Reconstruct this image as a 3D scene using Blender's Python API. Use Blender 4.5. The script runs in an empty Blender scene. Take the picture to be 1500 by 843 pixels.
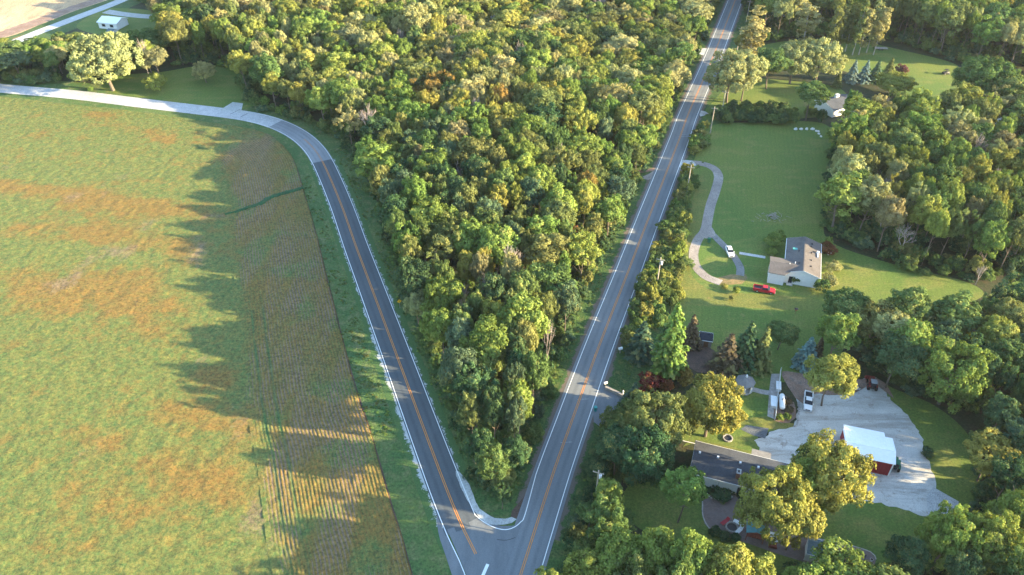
import bpy, bmesh, math, random
import numpy as np
from mathutils import Vector, Matrix
from mathutils.geometry import tessellate_polygon

# ------------------------------------------------------------------ camera, world, sun
PI = math.pi
C = bpy.context.scene.collection
SC = bpy.context.scene
CAM_H = 130.0
FPX = 1130.0                      # focal length in pixels of a 1500 px wide frame
TH = math.atan(896.0 / FPX)       # pitch below the horizon
cam = bpy.data.cameras.new('camera'); cam.sensor_width = 36; cam.lens = FPX / 1500 * 36
cam.clip_start = 1; cam.clip_end = 9000
co = bpy.data.objects.new('camera', cam); C.objects.link(co)
co.location = (0, 0, CAM_H); co.rotation_euler = (PI / 2 - TH, 0, 0)
SC.camera = co

SUN_EL = math.radians(14.8)
SUN_BACK = math.radians(12.0)      # sun stands to the right and a little behind the camera
S = Vector((math.cos(SUN_BACK) * math.cos(SUN_EL), -math.sin(SUN_BACK) * math.cos(SUN_EL), math.sin(SUN_EL)))
w = bpy.data.worlds.new('World'); SC.world = w; w.use_nodes = True
nt = w.node_tree; bg = nt.nodes['Background']
sky = nt.nodes.new('ShaderNodeTexSky'); sky.sky_type = 'NISHITA'; sky.sun_disc = False
sky.sun_elevation = SUN_EL
sky.sun_rotation = math.atan2(S.x, S.y)
sky.air_density = 1.2; sky.dust_density = 0.6; sky.ozone_density = 2.4
nt.links.new(sky.outputs[0], bg.inputs[0]); bg.inputs[1].default_value = 0.15
sl = bpy.data.lights.new('sun', 'SUN'); sl.energy = 5.0; sl.angle = math.radians(0.55); sl.color = (1.0, 0.80, 0.46)
so = bpy.data.objects.new('sun', sl); C.objects.link(so)
so.rotation_euler = (-S).to_track_quat('-Z', 'Y').to_euler(); so.location = (200, -50, 200)
SC.view_settings.view_transform = 'Standard'; SC.view_settings.look = 'None'
SC.view_settings.exposure = 2.45; SC.view_settings.gamma = 1
SC.cycles.max_bounces = 6; SC.cycles.transparent_max_bounces = 4
SC.cycles.diffuse_bounces = 3

ST, CT = math.sin(TH), math.cos(TH)
def at(px, py, z=0.0):
    """world point at height z seen at photo position px, py (1500 x 843)"""
    u = px - 750.0; v = 421.5 - py
    dx = u; dy = FPX * CT + v * ST; dz = -FPX * ST + v * CT
    t = (CAM_H - z) / -dz
    return Vector((dx * t, dy * t, z))
def scale_at(p):
    """photo pixels per metre at a world point"""
    d = p.y * CT + (CAM_H - p.z) * ST
    return FPX / d
def proj(p):
    d = p.y * CT + (CAM_H - p.z) * ST
    upc = p.y * ST - (CAM_H - p.z) * CT
    return (750 + FPX * p.x / d, 421.5 - FPX * upc / d)

# ------------------------------------------------------------------ helpers
def tag(o, label=None, cat=None, group=None, kind=None):
    if label: o['label'] = label
    if cat: o['category'] = cat
    if group: o['group'] = group
    if kind: o['kind'] = kind
    return o
def thing(name, label, cat, loc=(0, 0, 0), rz=0.0, group=None):
    o = bpy.data.objects.new(name, None); C.objects.link(o); o.empty_display_size = 0.5
    o.location = loc; o.rotation_euler = (0, 0, rz)
    return tag(o, label, cat, group)

def lin(c):
    return tuple(((x / 255) / 12.92 if x / 255 <= 0.04045 else ((x / 255 + 0.055) / 1.055) ** 2.4) for x in c)

class MB:
    def __init__(s): s.v = []; s.f = []
    def add(s, vs, fs):
        b = len(s.v); s.v += [tuple(p) for p in vs]; s.f += [tuple(i + b for i in f) for f in fs]; return s
    def box(s, cx, cy, z0, sx, sy, sz, rz=0.0, tx=1.0, ty=1.0):
        """box on z0; the top may be tapered by tx, ty"""
        c, n = math.cos(rz), math.sin(rz); vs = []
        for z, kx, ky in ((z0, 1, 1), (z0 + sz, tx, ty)):
            for a, b in ((-1, -1), (1, -1), (1, 1), (-1, 1)):
                x, y = a * sx / 2 * kx, b * sy / 2 * ky
                vs.append((cx + x * c - y * n, cy + x * n + y * c, z))
        return s.add(vs, [(3, 2, 1, 0), (4, 5, 6, 7), (0, 1, 5, 4), (1, 2, 6, 5), (2, 3, 7, 6), (3, 0, 4, 7)])
    def tube(s, p0, p1, r0, r1=None, n=8):
        p0, p1 = Vector(p0), Vector(p1); r1 = r0 if r1 is None else r1
        d = (p1 - p0); q = d.to_track_quat('Z', 'Y'); vs = []
        for p, r in ((p0, r0), (p1, r1)):
            for k in range(n):
                a = 2 * PI * k / n; vs.append(p + q @ Vector((r * math.cos(a), r * math.sin(a), 0)))
        fs = [(k, (k + 1) % n, n + (k + 1) % n, n + k) for k in range(n)]
        fs += [tuple(range(n - 1, -1, -1)), tuple(range(n, 2 * n))]
        return s.add(vs, fs)
    def prism_x(s, prof, x0, x1):
        """profile of (y, z) points extruded along x"""
        n = len(prof); vs = [(x0, y, z) for y, z in prof] + [(x1, y, z) for y, z in prof]
        fs = [(k, (k + 1) % n, n + (k + 1) % n, n + k) for k in range(n)]
        fs += [tuple(range(n - 1, -1, -1)), tuple(range(n, 2 * n))]
        return s.add(vs, fs)
    def prism_y(s, prof, y0, y1, y0t=None, y1t=None):
        n = len(prof); vs = [(x, y0, z) for x, z in prof] + [(x, y1, z) for x, z in prof]
        fs = [(k, (k + 1) % n, n + (k + 1) % n, n + k) for k in range(n)]
        fs += [tuple(range(n - 1, -1, -1)), tuple(range(n, 2 * n))]
        return s.add(vs, fs)
    def dome(s, c, rx, ry, rz, n=12, m=6, rng=None, j=0.0):
        vs = []; fs = []
        for i in range(m + 1):
            t = PI / 2 * i / m
            for k in range(n):
                a = 2 * PI * k / n; q = 1 + (rng.uniform(-j, j) if rng else 0)
                vs.append((c[0] + rx * math.cos(t) * math.cos(a) * q, c[1] + ry * math.cos(t) * math.sin(a) * q, c[2] + rz * math.sin(t) * q))
        for i in range(m):
            for k in range(n):
                fs.append((i * n + k, i * n + (k + 1) % n, (i + 1) * n + (k + 1) % n, (i + 1) * n + k))
        return s.add(vs, fs)
    def build(s, name, mat, parent=None, smooth=False, bevel=0.0, link=True):
        me = bpy.data.meshes.new(name); me.from_pydata(s.v, [], s.f); me.update()
        bm = bmesh.new(); bm.from_mesh(me); bmesh.ops.recalc_face_normals(bm, faces=bm.faces)
        if bevel > 0:
            bmesh.ops.bevel(bm, geom=[e for e in bm.edges], offset=bevel, segments=2, affect='EDGES', clamp_overlap=True)
        bm.to_mesh(me); bm.free()
        if smooth: me.shade_smooth()
        if mat: me.materials.append(mat)
        o = bpy.data.objects.new(name, me)
        if link: C.objects.link(o)
        if parent: o.parent = parent
        return o

def dup(root, loc=None, rz=None, label=None, sc=None):
    r = root.copy(); C.objects.link(r)
    if loc is not None: r.location = loc
    if rz is not None: r.rotation_euler = (0, 0, rz)
    if sc is not None: r.scale = sc
    if label: r['label'] = label
    for ch in list(root.children):
        c = ch.copy(); C.objects.link(c); c.parent = r
        for g in ch.children:
            d = g.copy(); C.objects.link(d); d.parent = c
    return r

# numpy value noise
def vnoise(x, y, sc, seed=0):
    r = np.random.default_rng(seed); N = 256; T = r.random((N, N))
    X = np.asarray(x) / sc; Y = np.asarray(y) / sc
    xi = np.floor(X).astype(int); yi = np.floor(Y).astype(int); fx = X - xi; fy = Y - yi
    fx = fx * fx * (3 - 2 * fx); fy = fy * fy * (3 - 2 * fy)
    g = lambda a, b: T[a % N, b % N]
    return (g(xi, yi) * (1 - fx) + g(xi + 1, yi) * fx) * (1 - fy) + (g(xi, yi + 1) * (1 - fx) + g(xi + 1, yi + 1) * fx) * fy
def fbm(x, y, sc, seed=0, o=3):
    return sum(vnoise(x, y, sc / 2 ** k, seed + k) * 0.5 ** k for k in range(o)) / sum(0.5 ** k for k in range(o))

def catmull(pts, step=1.5, closed=False):
    P = [Vector(p[:2]) for p in pts]; n = len(P); out = []
    rng_ = range(n) if closed else range(n - 1)
    for i in rng_:
        p1, p2 = P[i], P[(i + 1) % n]
        p0 = P[i - 1] if (closed or i > 0) else p1 * 2 - p2
        p3 = P[(i + 2) % n] if (closed or i + 2 < n) else p2 * 2 - p1
        k = max(1, int((p2 - p1).length / step))
        for j in range(k):
            t = j / k
            out.append(0.5 * ((2 * p1) + (p2 - p0) * t + (2 * p0 - 5 * p1 + 4 * p2 - p3) * t * t + (3 * p1 - p0 - 3 * p2 + p3) * t ** 3))
    if not closed: out.append(P[-1])
    return out
def pxcurve(px, step=1.5, closed=False):
    return catmull([at(*p) for p in px], step, closed)
def inpoly(x, y, poly):
    x = np.asarray(x); y = np.asarray(y); r = np.zeros(x.shape, bool); n = len(poly)
    for i in range(n):
        x1, y1 = poly[i][0], poly[i][1]; x2, y2 = poly[(i + 1) % n][0], poly[(i + 1) % n][1]
        if y1 == y2: continue
        c = ((y1 > y) != (y2 > y)) & (x < (x2 - x1) * (y - y1) / (y2 - y1) + x1)
        r ^= c
    return r

def attr_mesh(name, V, F, attrs, mat):
    me = bpy.data.meshes.new(name)
    me.vertices.add(len(V)); me.vertices.foreach_set('co', V.astype(np.float32).ravel())
    me.loops.add(F.size); me.loops.foreach_set('vertex_index', F.astype(np.int32).ravel())
    me.polygons.add(len(F)); k = F.shape[1]
    me.polygons.foreach_set('loop_start', np.arange(0, F.size, k, dtype=np.int32)); me.polygons.foreach_set('loop_total', np.full(len(F), k, np.int32))
    me.update(calc_edges=True)
    for n_, v in attrs.items():
        a = me.attributes.new(n_, 'FLOAT', 'POINT'); a.data.foreach_set('value', v.astype(np.float32).ravel())
    me.materials.append(mat); o = bpy.data.objects.new(name, me); C.objects.link(o); return o
LAYER = [0.012]
def sheet(name, px, mat, z=None, parent=None, smooth=True, step=1.5, rag=0.0, rseed=3, structure=True):
    """flat piece of ground from an outline"""
    if z is None: LAYER[0] += 0.004; z = LAYER[0]
    P = pxcurve(px, step, True) if smooth else [at(*p).xy for p in px]
    if rag > 0:
        rr = random.Random(rseed); Q = []
        for p in P: Q.append(p + Vector((rr.uniform(-rag, rag), rr.uniform(-rag, rag))))
        P = Q
    vs = [(p.x, p.y, z) for p in P]
    tris = tessellate_polygon([[Vector(v) for v in vs]])
    o = MB().add(vs, tris).build(name, mat, parent)
    if structure and not parent: o['kind'] = 'structure'
    return o
def offs(P, d):
    out = []
    for i, p in enumerate(P):
        a = P[max(0, i - 1)]; b = P[min(len(P) - 1, i + 1)]; t = (b - a).normalized()
        dd = d[i] if isinstance(d, (list, tuple)) else d
        out.append(p + Vector((-t.y, t.x)) * dd)
    return out
def ribbon(name, P, d0, d1, mat, z, parent=None, z1=None):
    A = offs(P, d0); B = offs(P, d1); n = len(P)
    vs = [(p.x, p.y, z) for p in A] + [(p.x, p.y, z if z1 is None else z1) for p in B]
    fs = [(i, i + 1, n + i + 1, n + i) for i in range(n - 1)]
    o = MB().add(vs, fs).build(name, mat, parent)
    if not parent: o['kind'] = 'structure'
    return o
# ------------------------------------------------------------------ materials
def newmat(name):
    m = bpy.data.materials.new(name); m.use_nodes = True
    n = m.node_tree.nodes; b = n['Principled BSDF']
    b.inputs['Specular IOR Level'].default_value = 0.25
    return m, m.node_tree, b
def N(nt, t, **kw):
    n = nt.nodes.new(t)
    for k, v in kw.items():
        if k in n.inputs: n.inputs[k].default_value = v
        else: setattr(n, k, v)
    return n
def noise(nt, scale, detail=4, rough=0.6, stretch=None, rot=0.0, dist=0.0):
    g = N(nt, 'ShaderNodeNewGeometry'); mp = N(nt, 'ShaderNodeMapping')
    mp.inputs['Rotation'].default_value = (0, 0, rot)
    mp.inputs['Scale'].default_value = stretch or (1, 1, 1)
    x = N(nt, 'ShaderNodeTexNoise'); x.inputs['Scale'].default_value = scale
    x.inputs['Detail'].default_value = detail; x.inputs['Roughness'].default_value = rough
    x.inputs['Distortion'].default_value = dist
    nt.links.new(g.outputs['Position'], mp.inputs[0]); nt.links.new(mp.outputs[0], x.inputs[0])
    return x.outputs[0]
def ramp(nt, src, lo, hi):
    r = N(nt, 'ShaderNodeMapRange'); r.inputs[1].default_value = lo; r.inputs[2].default_value = hi
    nt.links.new(src, r.inputs[0]); return r.outputs[0]
def mix(nt, fac, a, b):
    m = N(nt, 'ShaderNodeMix', data_type='RGBA')
    for sock, v in ((m.inputs[6], a), (m.inputs[7], b), (m.inputs[0], fac)):
        if hasattr(v, 'links'): nt.links.new(v, sock)
        elif isinstance(v, (int, float)): sock.default_value = v
        else: sock.default_value = (*v, 1)
    return m.outputs[2]
def bump(nt, b, src, dist, strength=1.0):
    u = N(nt, 'ShaderNodeBump'); u.inputs['Distance'].default_value = dist; u.inputs['Strength'].default_value = strength
    nt.links.new(src, u.inputs['Height']); nt.links.new(u.outputs[0], b.inputs['Normal'])
def ground_mat(name, c1, c2, c3, s1=0.05, s2=0.6, s3=4.0, rough=0.9, bd=0.1, stretch=None, rot=0, w=(0.42, 0.6)):
    m, nt, b = newmat(name)
    a = mix(nt, ramp(nt, noise(nt, s1, 4, .6, stretch, rot), *w), c1, c2)
    a = mix(nt, ramp(nt, noise(nt, s2, 4, .65, stretch, rot), 0.48, 0.7), a, c3)
    f = noise(nt, s3, 3, .7)
    d = mix(nt, ramp(nt, f, 0.3, 0.72), (0.55, 0.55, 0.55), (1.45, 1.45, 1.45))
    mm = N(nt, 'ShaderNodeMix', data_type='RGBA', blend_type='MULTIPLY'); mm.inputs[0].default_value = 1
    nt.links.new(a, mm.inputs[6]); nt.links.new(d, mm.inputs[7])
    nt.links.new(mm.outputs[2], b.inputs['Base Color']); b.inputs['Roughness'].default_value = rough
    bump(nt, b, f, bd)
    return m
def paint(name, c, rough=0.5, var=0.12, metal=0.0, sc=1.5):
    m, nt, b = newmat(name)
    lo = tuple(x * (1 - var) for x in c); hi = tuple(min(1, x * (1 + var)) for x in c)
    nt.links.new(mix(nt, ramp(nt, noise(nt, sc, 5, .7), .3, .7), lo, hi), b.inputs['Base Color'])
    b.inputs['Roughness'].default_value = rough; b.inputs['Metallic'].default_value = metal
    return m
M = {}
M['woodfloor'] = ground_mat('wood_floor', (0.022, 0.034, 0.012), (0.045, 0.052, 0.02), (0.06, 0.045, 0.025), 0.05, 0.4, 2.0, bd=0.15)
def lawnmat(name, c1, c2, c3, dry):
    m, nt, b = newmat(name)
    a = mix(nt, ramp(nt, noise(nt, .04, 5, .6, (1, .5, 1)), .4, .62), c1, c2)
    a = mix(nt, ramp(nt, noise(nt, .16, 5, .65, (.5, 1, 1)), .5, .72), a, c3)
    a = mix(nt, ramp(nt, noise(nt, .33, 5, .75), .58, .78), a, dry)
    g = N(nt, 'ShaderNodeNewGeometry'); mp = N(nt, 'ShaderNodeMapping'); mp.inputs['Rotation'].default_value = (0, 0, .22)
    wv = N(nt, 'ShaderNodeTexWave'); wv.inputs['Scale'].default_value = .21; wv.inputs['Distortion'].default_value = 1.2; wv.inputs['Detail'].default_value = 2
    nt.links.new(g.outputs['Position'], mp.inputs[0]); nt.links.new(mp.outputs[0], wv.inputs[0])
    f = noise(nt, 2.2, 5, .8)
    d = mix(nt, ramp(nt, f, .34, .68), (.58, .6, .6), (1.42, 1.4, 1.4)); st_ = mix(nt, wv.outputs['Fac'], (.97, .97, .97), (1.03, 1.03, 1.02))
    x = N(nt, 'ShaderNodeMix', data_type='RGBA', blend_type='MULTIPLY'); x.inputs[0].default_value = 1; nt.links.new(a, x.inputs[6]); nt.links.new(d, x.inputs[7])
    y = N(nt, 'ShaderNodeMix', data_type='RGBA', blend_type='MULTIPLY'); y.inputs[0].default_value = 1; nt.links.new(x.outputs[2], y.inputs[6]); nt.links.new(st_, y.inputs[7])
    nt.links.new(y.outputs[2], b.inputs['Base Color']); b.inputs['Roughness'].default_value = .9; bump(nt, b, f, .07); return m
M['lawn'] = lawnmat('lawn', (0.085, 0.138, 0.026), (0.125, 0.155, 0.030), (0.175, 0.17, 0.045), (0.20, 0.165, 0.06))
M['lawn_sunlit'] = lawnmat('lawn_sunlit', (0.13, 0.14, 0.032), (0.10, 0.14, 0.03), (0.20, 0.165, 0.045), (0.22, 0.14, 0.05))  # lawn with warm low sunlight mixed into its colour
M['verge'] = ground_mat('verge_grass', (0.052, 0.108, 0.030), (0.090, 0.132, 0.036), (0.14, 0.148, 0.060), 0.06, 0.35, 1.8, bd=0.25)
M['rough_grass'] = ground_mat('rough_grass', (0.04, 0.085, 0.022), (0.06, 0.11, 0.028), (0.10, 0.11, 0.035), 0.1, 0.5, 2.0, bd=0.2)
M['stubble'] = ground_mat('stubble', (0.42, 0.27, 0.15), (0.52, 0.38, 0.22), (0.30, 0.20, 0.12), 0.03, 0.3, 1.5, bd=0.1, stretch=(1, 0.25, 1), rot=0.6)
M['gravel'] = ground_mat('gravel', (0.44, 0.425, 0.40), (0.56, 0.54, 0.51), (0.33, 0.29, 0.25), 0.06, 0.25, 6.0, bd=0.04, stretch=(0.5, 1, 1), rot=0.5)
def yardmat():
    m, nt, b = newmat('yard_gravel')
    a = mix(nt, ramp(nt, noise(nt, .07, 5, .65), .4, .62), (.42, .395, .35), (.55, .525, .475))
    a = mix(nt, ramp(nt, noise(nt, .10, 5, .8, (.35, 1.6, 1), .75, 1.2), .46, .62), a, (.34, .31, .27))
    a = mix(nt, ramp(nt, noise(nt, .35, 6, .8), .55, .70), a, (.25, .20, .16))
    g = N(nt, 'ShaderNodeNewGeometry'); mp = N(nt, 'ShaderNodeMapping'); c_ = at(1268, 655); mp.inputs['Location'].default_value = (-c_.x, -c_.y, 0)
    wv = N(nt, 'ShaderNodeTexWave', wave_type='RINGS', rings_direction='Z'); wv.inputs['Scale'].default_value = .17; wv.inputs['Distortion'].default_value = 5; wv.inputs['Detail'].default_value = 4; wv.inputs['Detail Scale'].default_value = .35
    nt.links.new(g.outputs['Position'], mp.inputs[0]); nt.links.new(mp.outputs[0], wv.inputs[0])
    f = noise(nt, 4, 5, .85); d = mix(nt, ramp(nt, f, .3, .7), (.72, .72, .72), (1.26, 1.26, 1.26)); st_ = mix(nt, wv.outputs['Fac'], (.86, .85, .84), (1.1, 1.1, 1.1))
    for k in (d,):
        x = N(nt, 'ShaderNodeMix', data_type='RGBA', blend_type='MULTIPLY'); x.inputs[0].default_value = 1; nt.links.new(a, x.inputs[6]); nt.links.new(k, x.inputs[7]); a = x.outputs[2]
    nt.links.new(a, b.inputs['Base Color']); b.inputs['Roughness'].default_value = .9; bump(nt, b, f, .04); return m
M['yard'] = yardmat()
M['white_gravel'] = ground_mat('white_gravel', (0.38, 0.39, 0.38), (0.5, 0.5, 0.48), (0.30, 0.30, 0.28), 0.2, 0.8, 8.0, bd=0.05)
M['dirt_drive'] = ground_mat('dirt_drive', (0.25, 0.215, 0.19), (0.33, 0.29, 0.255), (0.19, 0.16, 0.14), 0.15, 0.6, 5.0, bd=0.05)
M['spur'] = ground_mat('grey_drive', (0.17, 0.165, 0.16), (0.23, 0.22, 0.21), (0.13, 0.13, 0.11), 0.15, 0.6, 5.0, bd=0.05)
M['mulch'] = ground_mat('mulch', (0.085, 0.055, 0.045), (0.12, 0.075, 0.055), (0.06, 0.045, 0.035), 0.2, 1.0, 4.0, bd=0.08)
M['needles'] = ground_mat('needles', (0.23, 0.14, 0.10), (0.30, 0.20, 0.15), (0.17, 0.14, 0.12), 0.2, 0.7, 5.0, bd=0.05)
M['bare_soil'] = ground_mat('bare_soil', (0.24, 0.16, 0.07), (0.19, 0.14, 0.06), (0.12, 0.12, 0.04), 0.2, 0.7, 4.0, bd=0.05)
M['concrete'] = ground_mat('concrete', (0.42, 0.41, 0.39), (0.36, 0.35, 0.33), (0.47, 0.46, 0.43), 0.2, 1.0, 5.0, bd=0.01)
M['old_road'] = ground_mat('old_road', (0.42, 0.42, 0.42), (0.36, 0.36, 0.36), (0.5, 0.49, 0.48), 0.08, 0.5, 5.0, bd=0.01)
def asphalt(name, c, worn, dark):
    m, nt, b = newmat(name)
    a = mix(nt, ramp(nt, noise(nt, 0.09, 5, .6, (1, .35, 1)), .35, .68), c, worn)
    at_ = N(nt, 'ShaderNodeAttribute', attribute_name='lane')      # distance from the centre line in metres
    ab = N(nt, 'ShaderNodeMath', operation='ABSOLUTE'); nt.links.new(at_.outputs['Fac'], ab.inputs[0])
    # two wheel paths in each lane
    s = N(nt, 'ShaderNodeMath', operation='MULTIPLY'); nt.links.new(ab.outputs[0], s.inputs[0]); s.inputs[1].default_value = 2 * PI / 1.7
    cs = N(nt, 'ShaderNodeMath', operation='COSINE'); nt.links.new(s.outputs[0], cs.inputs[0])
    wl = ramp(nt, cs.outputs[0], -1.6, 1.6)
    n2 = noise(nt, 0.5, 5, .7, (1, .2, 1))
    mm = N(nt, 'ShaderNodeMath', operation='MULTIPLY'); nt.links.new(wl, mm.inputs[0]); nt.links.new(n2, mm.inputs[1])
    a = mix(nt, ramp(nt, mm.outputs[0], 0.18, 0.55), a, dark)
    f = noise(nt, 5, 3, .8)
    d = mix(nt, ramp(nt, f, .3, .7), (0.84, 0.84, 0.84), (1.16, 1.16, 1.16))
    x = N(nt, 'ShaderNodeMix', data_type='RGBA', blend_type='MULTIPLY'); x.inputs[0].default_value = 1
    nt.links.new(a, x.inputs[6]); nt.links.new(d, x.inputs[7]); nt.links.new(x.outputs[2], b.inputs['Base Color'])
    b.inputs['Roughness'].default_value = 0.8; bump(nt, b, f, 0.006)
    return m
M['asphalt'] = asphalt('asphalt', (0.155, 0.166, 0.175), (0.195, 0.206, 0.214), (0.130, 0.140, 0.148))
M['asphalt_mid'] = asphalt('asphalt_worn', (0.21, 0.215, 0.225), (0.27, 0.275, 0.28), (0.18, 0.185, 0.195))
M['asphalt_new'] = asphalt('asphalt_new', (0.078, 0.089, 0.099), (0.102, 0.113, 0.123), (0.066, 0.075, 0.084))
M['pad'] = ground_mat('asphalt_pad', (0.10, 0.11, 0.12), (0.13, 0.14, 0.15), (0.08, 0.085, 0.09), 0.3, 1.0, 5.0, bd=0.01)
M['white_line'] = paint('white_line', (0.78, 0.78, 0.76), 0.6, 0.08)
M['yellow_line'] = paint('yellow_line', (0.62, 0.24, 0.05), 0.6, 0.15)
M['tar'] = paint('tar', (0.05, 0.05, 0.055), 0.6)
M['white_paint'] = paint('white_paint', (0.76, 0.76, 0.74), 0.5, 0.06)
M['siding'] = paint('siding', (0.74, 0.73, 0.70), 0.5, 0.07)
M['car_white'] = paint('car_white', (0.80, 0.80, 0.80), 0.25, 0.02)
M['car_red'] = paint('car_red', (0.42, 0.02, 0.035), 0.3, 0.05)
M['tractor_red'] = paint('tractor_red', (0.20, 0.03, 0.03), 0.5, 0.2)
M['green_paint'] = paint('green_paint', (0.02, 0.12, 0.06), 0.5, 0.1)
M['teal'] = paint('teal_paint', (0.08, 0.24, 0.26), 0.5, 0.15)
M['teal_bin'] = paint('teal_bin', (0.05, 0.30, 0.28), 0.5, 0.1)
M['barn_red'] = paint('barn_red', (0.26, 0.022, 0.025), 0.6, 0.12)
M['metal_white'] = paint('metal_white', (0.78, 0.79, 0.80), 0.35, 0.05)
M['glass'] = paint('dark_glass', (0.02, 0.025, 0.035), 0.08, 0.1)
M['skylight'] = paint('skylight_glass', (0.08, 0.28, 0.26), 0.15, 0.1)
M['tyre'] = paint('tyre', (0.015, 0.015, 0.016), 0.8)
M['dark'] = paint('dark_metal', (0.03, 0.03, 0.035), 0.5)
M['grey'] = paint('grey_metal', (0.30, 0.31, 0.32), 0.45)
M['chrome'] = paint('bright_metal', (0.6, 0.6, 0.6), 0.25, 0.05, 0.6)
M['lamp'] = paint('lamp_glass', (0.6, 0.6, 0.58), 0.2)
M['redlamp'] = paint('red_lamp', (0.3, 0.02, 0.02), 0.2)
M['wood_pole'] = paint('wood_pole', (0.40, 0.34, 0.27), 0.8, 0.15)
M['wood'] = paint('timber', (0.22, 0.12, 0.07), 0.7, 0.2)
M['red_wood'] = paint('red_timber', (0.22, 0.055, 0.035), 0.7, 0.15)
M['grey_wood'] = paint('grey_timber', (0.28, 0.25, 0.22), 0.8, 0.2)
M['bark'] = paint('bark', (0.14, 0.11, 0.085), 0.9, 0.3)
M['pale_bark'] = paint('pale_bark', (0.36, 0.32, 0.27), 0.9, 0.2)
M['dead_bark'] = paint('dead_bark', (0.36, 0.30, 0.27), 0.9, 0.25)
M['stone'] = paint('stone', (0.34, 0.31, 0.28), 0.9, 0.3)
M['white_stone'] = paint('white_stone', (0.62, 0.60, 0.56), 0.9, 0.15)
M['brick'] = paint('brick_red', (0.26, 0.12, 0.09), 0.9, 0.25, sc=6)
M['yellow_sign'] = paint('yellow_sign', (0.80, 0.42, 0.02), 0.4, 0.03)
M['crop_dark'] = ground_mat('waterway_grass', (0.02, 0.075, 0.03), (0.03, 0.10, 0.04), (0.05, 0.09, 0.03), 0.2, 0.9, 3.0, bd=0.3)
def shingle(name, c, c2, sc=2.2):
    m, nt, b = newmat(name)
    a = mix(nt, ramp(nt, noise(nt, sc, 4, .8), .35, .68), c, c2)
    a = mix(nt, ramp(nt, noise(nt, .35, 3, .6), .45, .75), a, tuple(x * .8 for x in c))
    nt.links.new(a, b.inputs['Base Color']); b.inputs['Roughness'].default_value = .9
    tc = N(nt, 'ShaderNodeTexCoord'); br = N(nt, 'ShaderNodeTexBrick'); br.inputs['Scale'].default_value = 1.0
    br.inputs['Brick Width'].default_value = .9; br.inputs['Row Height'].default_value = .3
    br.inputs['Mortar Size'].default_value = .02
    nt.links.new(tc.outputs['Object'], br.inputs[0]); bump(nt, b, br.outputs['Fac'], -0.02)
    return m
M['roof_brown'] = shingle('brown_shingles', (0.105, 0.093, 0.090), (0.145, 0.13, 0.122))
M['roof_dark'] = shingle('dark_shingles', (0.06, 0.065, 0.078), (0.095, 0.10, 0.112))
M['roof_grey'] = shingle('grey_shingles', (0.20, 0.19, 0.185), (0.26, 0.25, 0.24))
M['roof_navy'] = shingle('navy_shingles', (0.025, 0.032, 0.045), (0.04, 0.048, 0.062))
M['roof_teal'] = shingle('blue_grey_shingles', (0.10, 0.15, 0.165), (0.14, 0.19, 0.20))
# patio pavers
m, nt, b = newmat('pavers')
g = N(nt, 'ShaderNodeNewGeometry'); mp = N(nt, 'ShaderNodeMapping'); mp.inputs['Rotation'].default_value = (0, 0, .27)
br = N(nt, 'ShaderNodeTexBrick'); br.inputs['Scale'].default_value = 1; br.inputs['Brick Width'].default_value = .5; br.inputs['Row Height'].default_value = .3
br.inputs['Color1'].default_value = (0.23, 0.155, 0.13, 1); br.inputs['Color2'].default_value = (0.16, 0.115, 0.10, 1); br.inputs['Mortar'].default_value = (0.10, 0.085, 0.08, 1)
br.inputs['Mortar Size'].default_value = .02
nt.links.new(g.outputs['Position'], mp.inputs[0]); nt.links.new(mp.outputs[0], br.inputs[0])
nt.links.new(mix(nt, ramp(nt, noise(nt, .4, 4), .4, .7), br.outputs[0], (0.19, 0.15, 0.14)), b.inputs['Base Color']); b.inputs['Roughness'].default_value = .85
bump(nt, b, br.outputs['Fac'], -0.01); M['pavers'] = m

# leaves: colour of the whole crown comes from the tree ("tint"), each leaf clump varies around it
def leafmat(name, trans=0.35):
    m, nt, b = newmat(name)
    ti = N(nt, 'ShaderNodeAttribute', attribute_name='tint', attribute_type='INSTANCER')
    lv = N(nt, 'ShaderNodeAttribute', attribute_name='leafvar', attribute_type='GEOMETRY')
    k = N(nt, 'ShaderNodeMapRange'); k.inputs[3].default_value = 0.45; k.inputs[4].default_value = 1.6
    nt.links.new(lv.outputs['Fac'], k.inputs[0])
    mu = N(nt, 'ShaderNodeVectorMath', operation='SCALE'); nt.links.new(ti.outputs['Vector'], mu.inputs[0]); nt.links.new(k.outputs[0], mu.inputs[3])
    # pale-yellow sun highlight painted into the lightest leaf clumps
    hv = mix(nt, ramp(nt, lv.outputs['Fac'], 0.75, 1.1), mu.outputs[0], (0.27, 0.25, 0.08))
    nt.nodes.remove(b)
    d = N(nt, 'ShaderNodeBsdfDiffuse'); t = N(nt, 'ShaderNodeBsdfTranslucent')
    nt.links.new(hv, d.inputs[0])
    tw = N(nt, 'ShaderNodeMix', data_type='RGBA', blend_type='MULTIPLY'); tw.inputs[0].default_value = 1
    nt.links.new(hv, tw.inputs[6]); tw.inputs[7].default_value = (1.3, 1.25, 0.5, 1); nt.links.new(tw.outputs[2], t.inputs[0])
    ms = N(nt, 'ShaderNodeMixShader'); ms.inputs[0].default_value = trans
    nt.links.new(d.outputs[0], ms.inputs[1]); nt.links.new(t.outputs[0], ms.inputs[2])
    nt.links.new(ms.outputs[0], nt.nodes['Material Output'].inputs[0])
    return m
M['leaf'] = leafmat('leaves', 0.22)
M['needle'] = leafmat('needles_green', 0.12)

# ------------------------------------------------------------------ ground, roads
g = MB(); G = 5000
g.add([(-G, -G, 0), (G, -G, 0), (G, G, 0), (-G, G, 0)], [(0, 1, 2, 3)])
g.build('ground', M['woodfloor'])['kind'] = 'structure'

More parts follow.
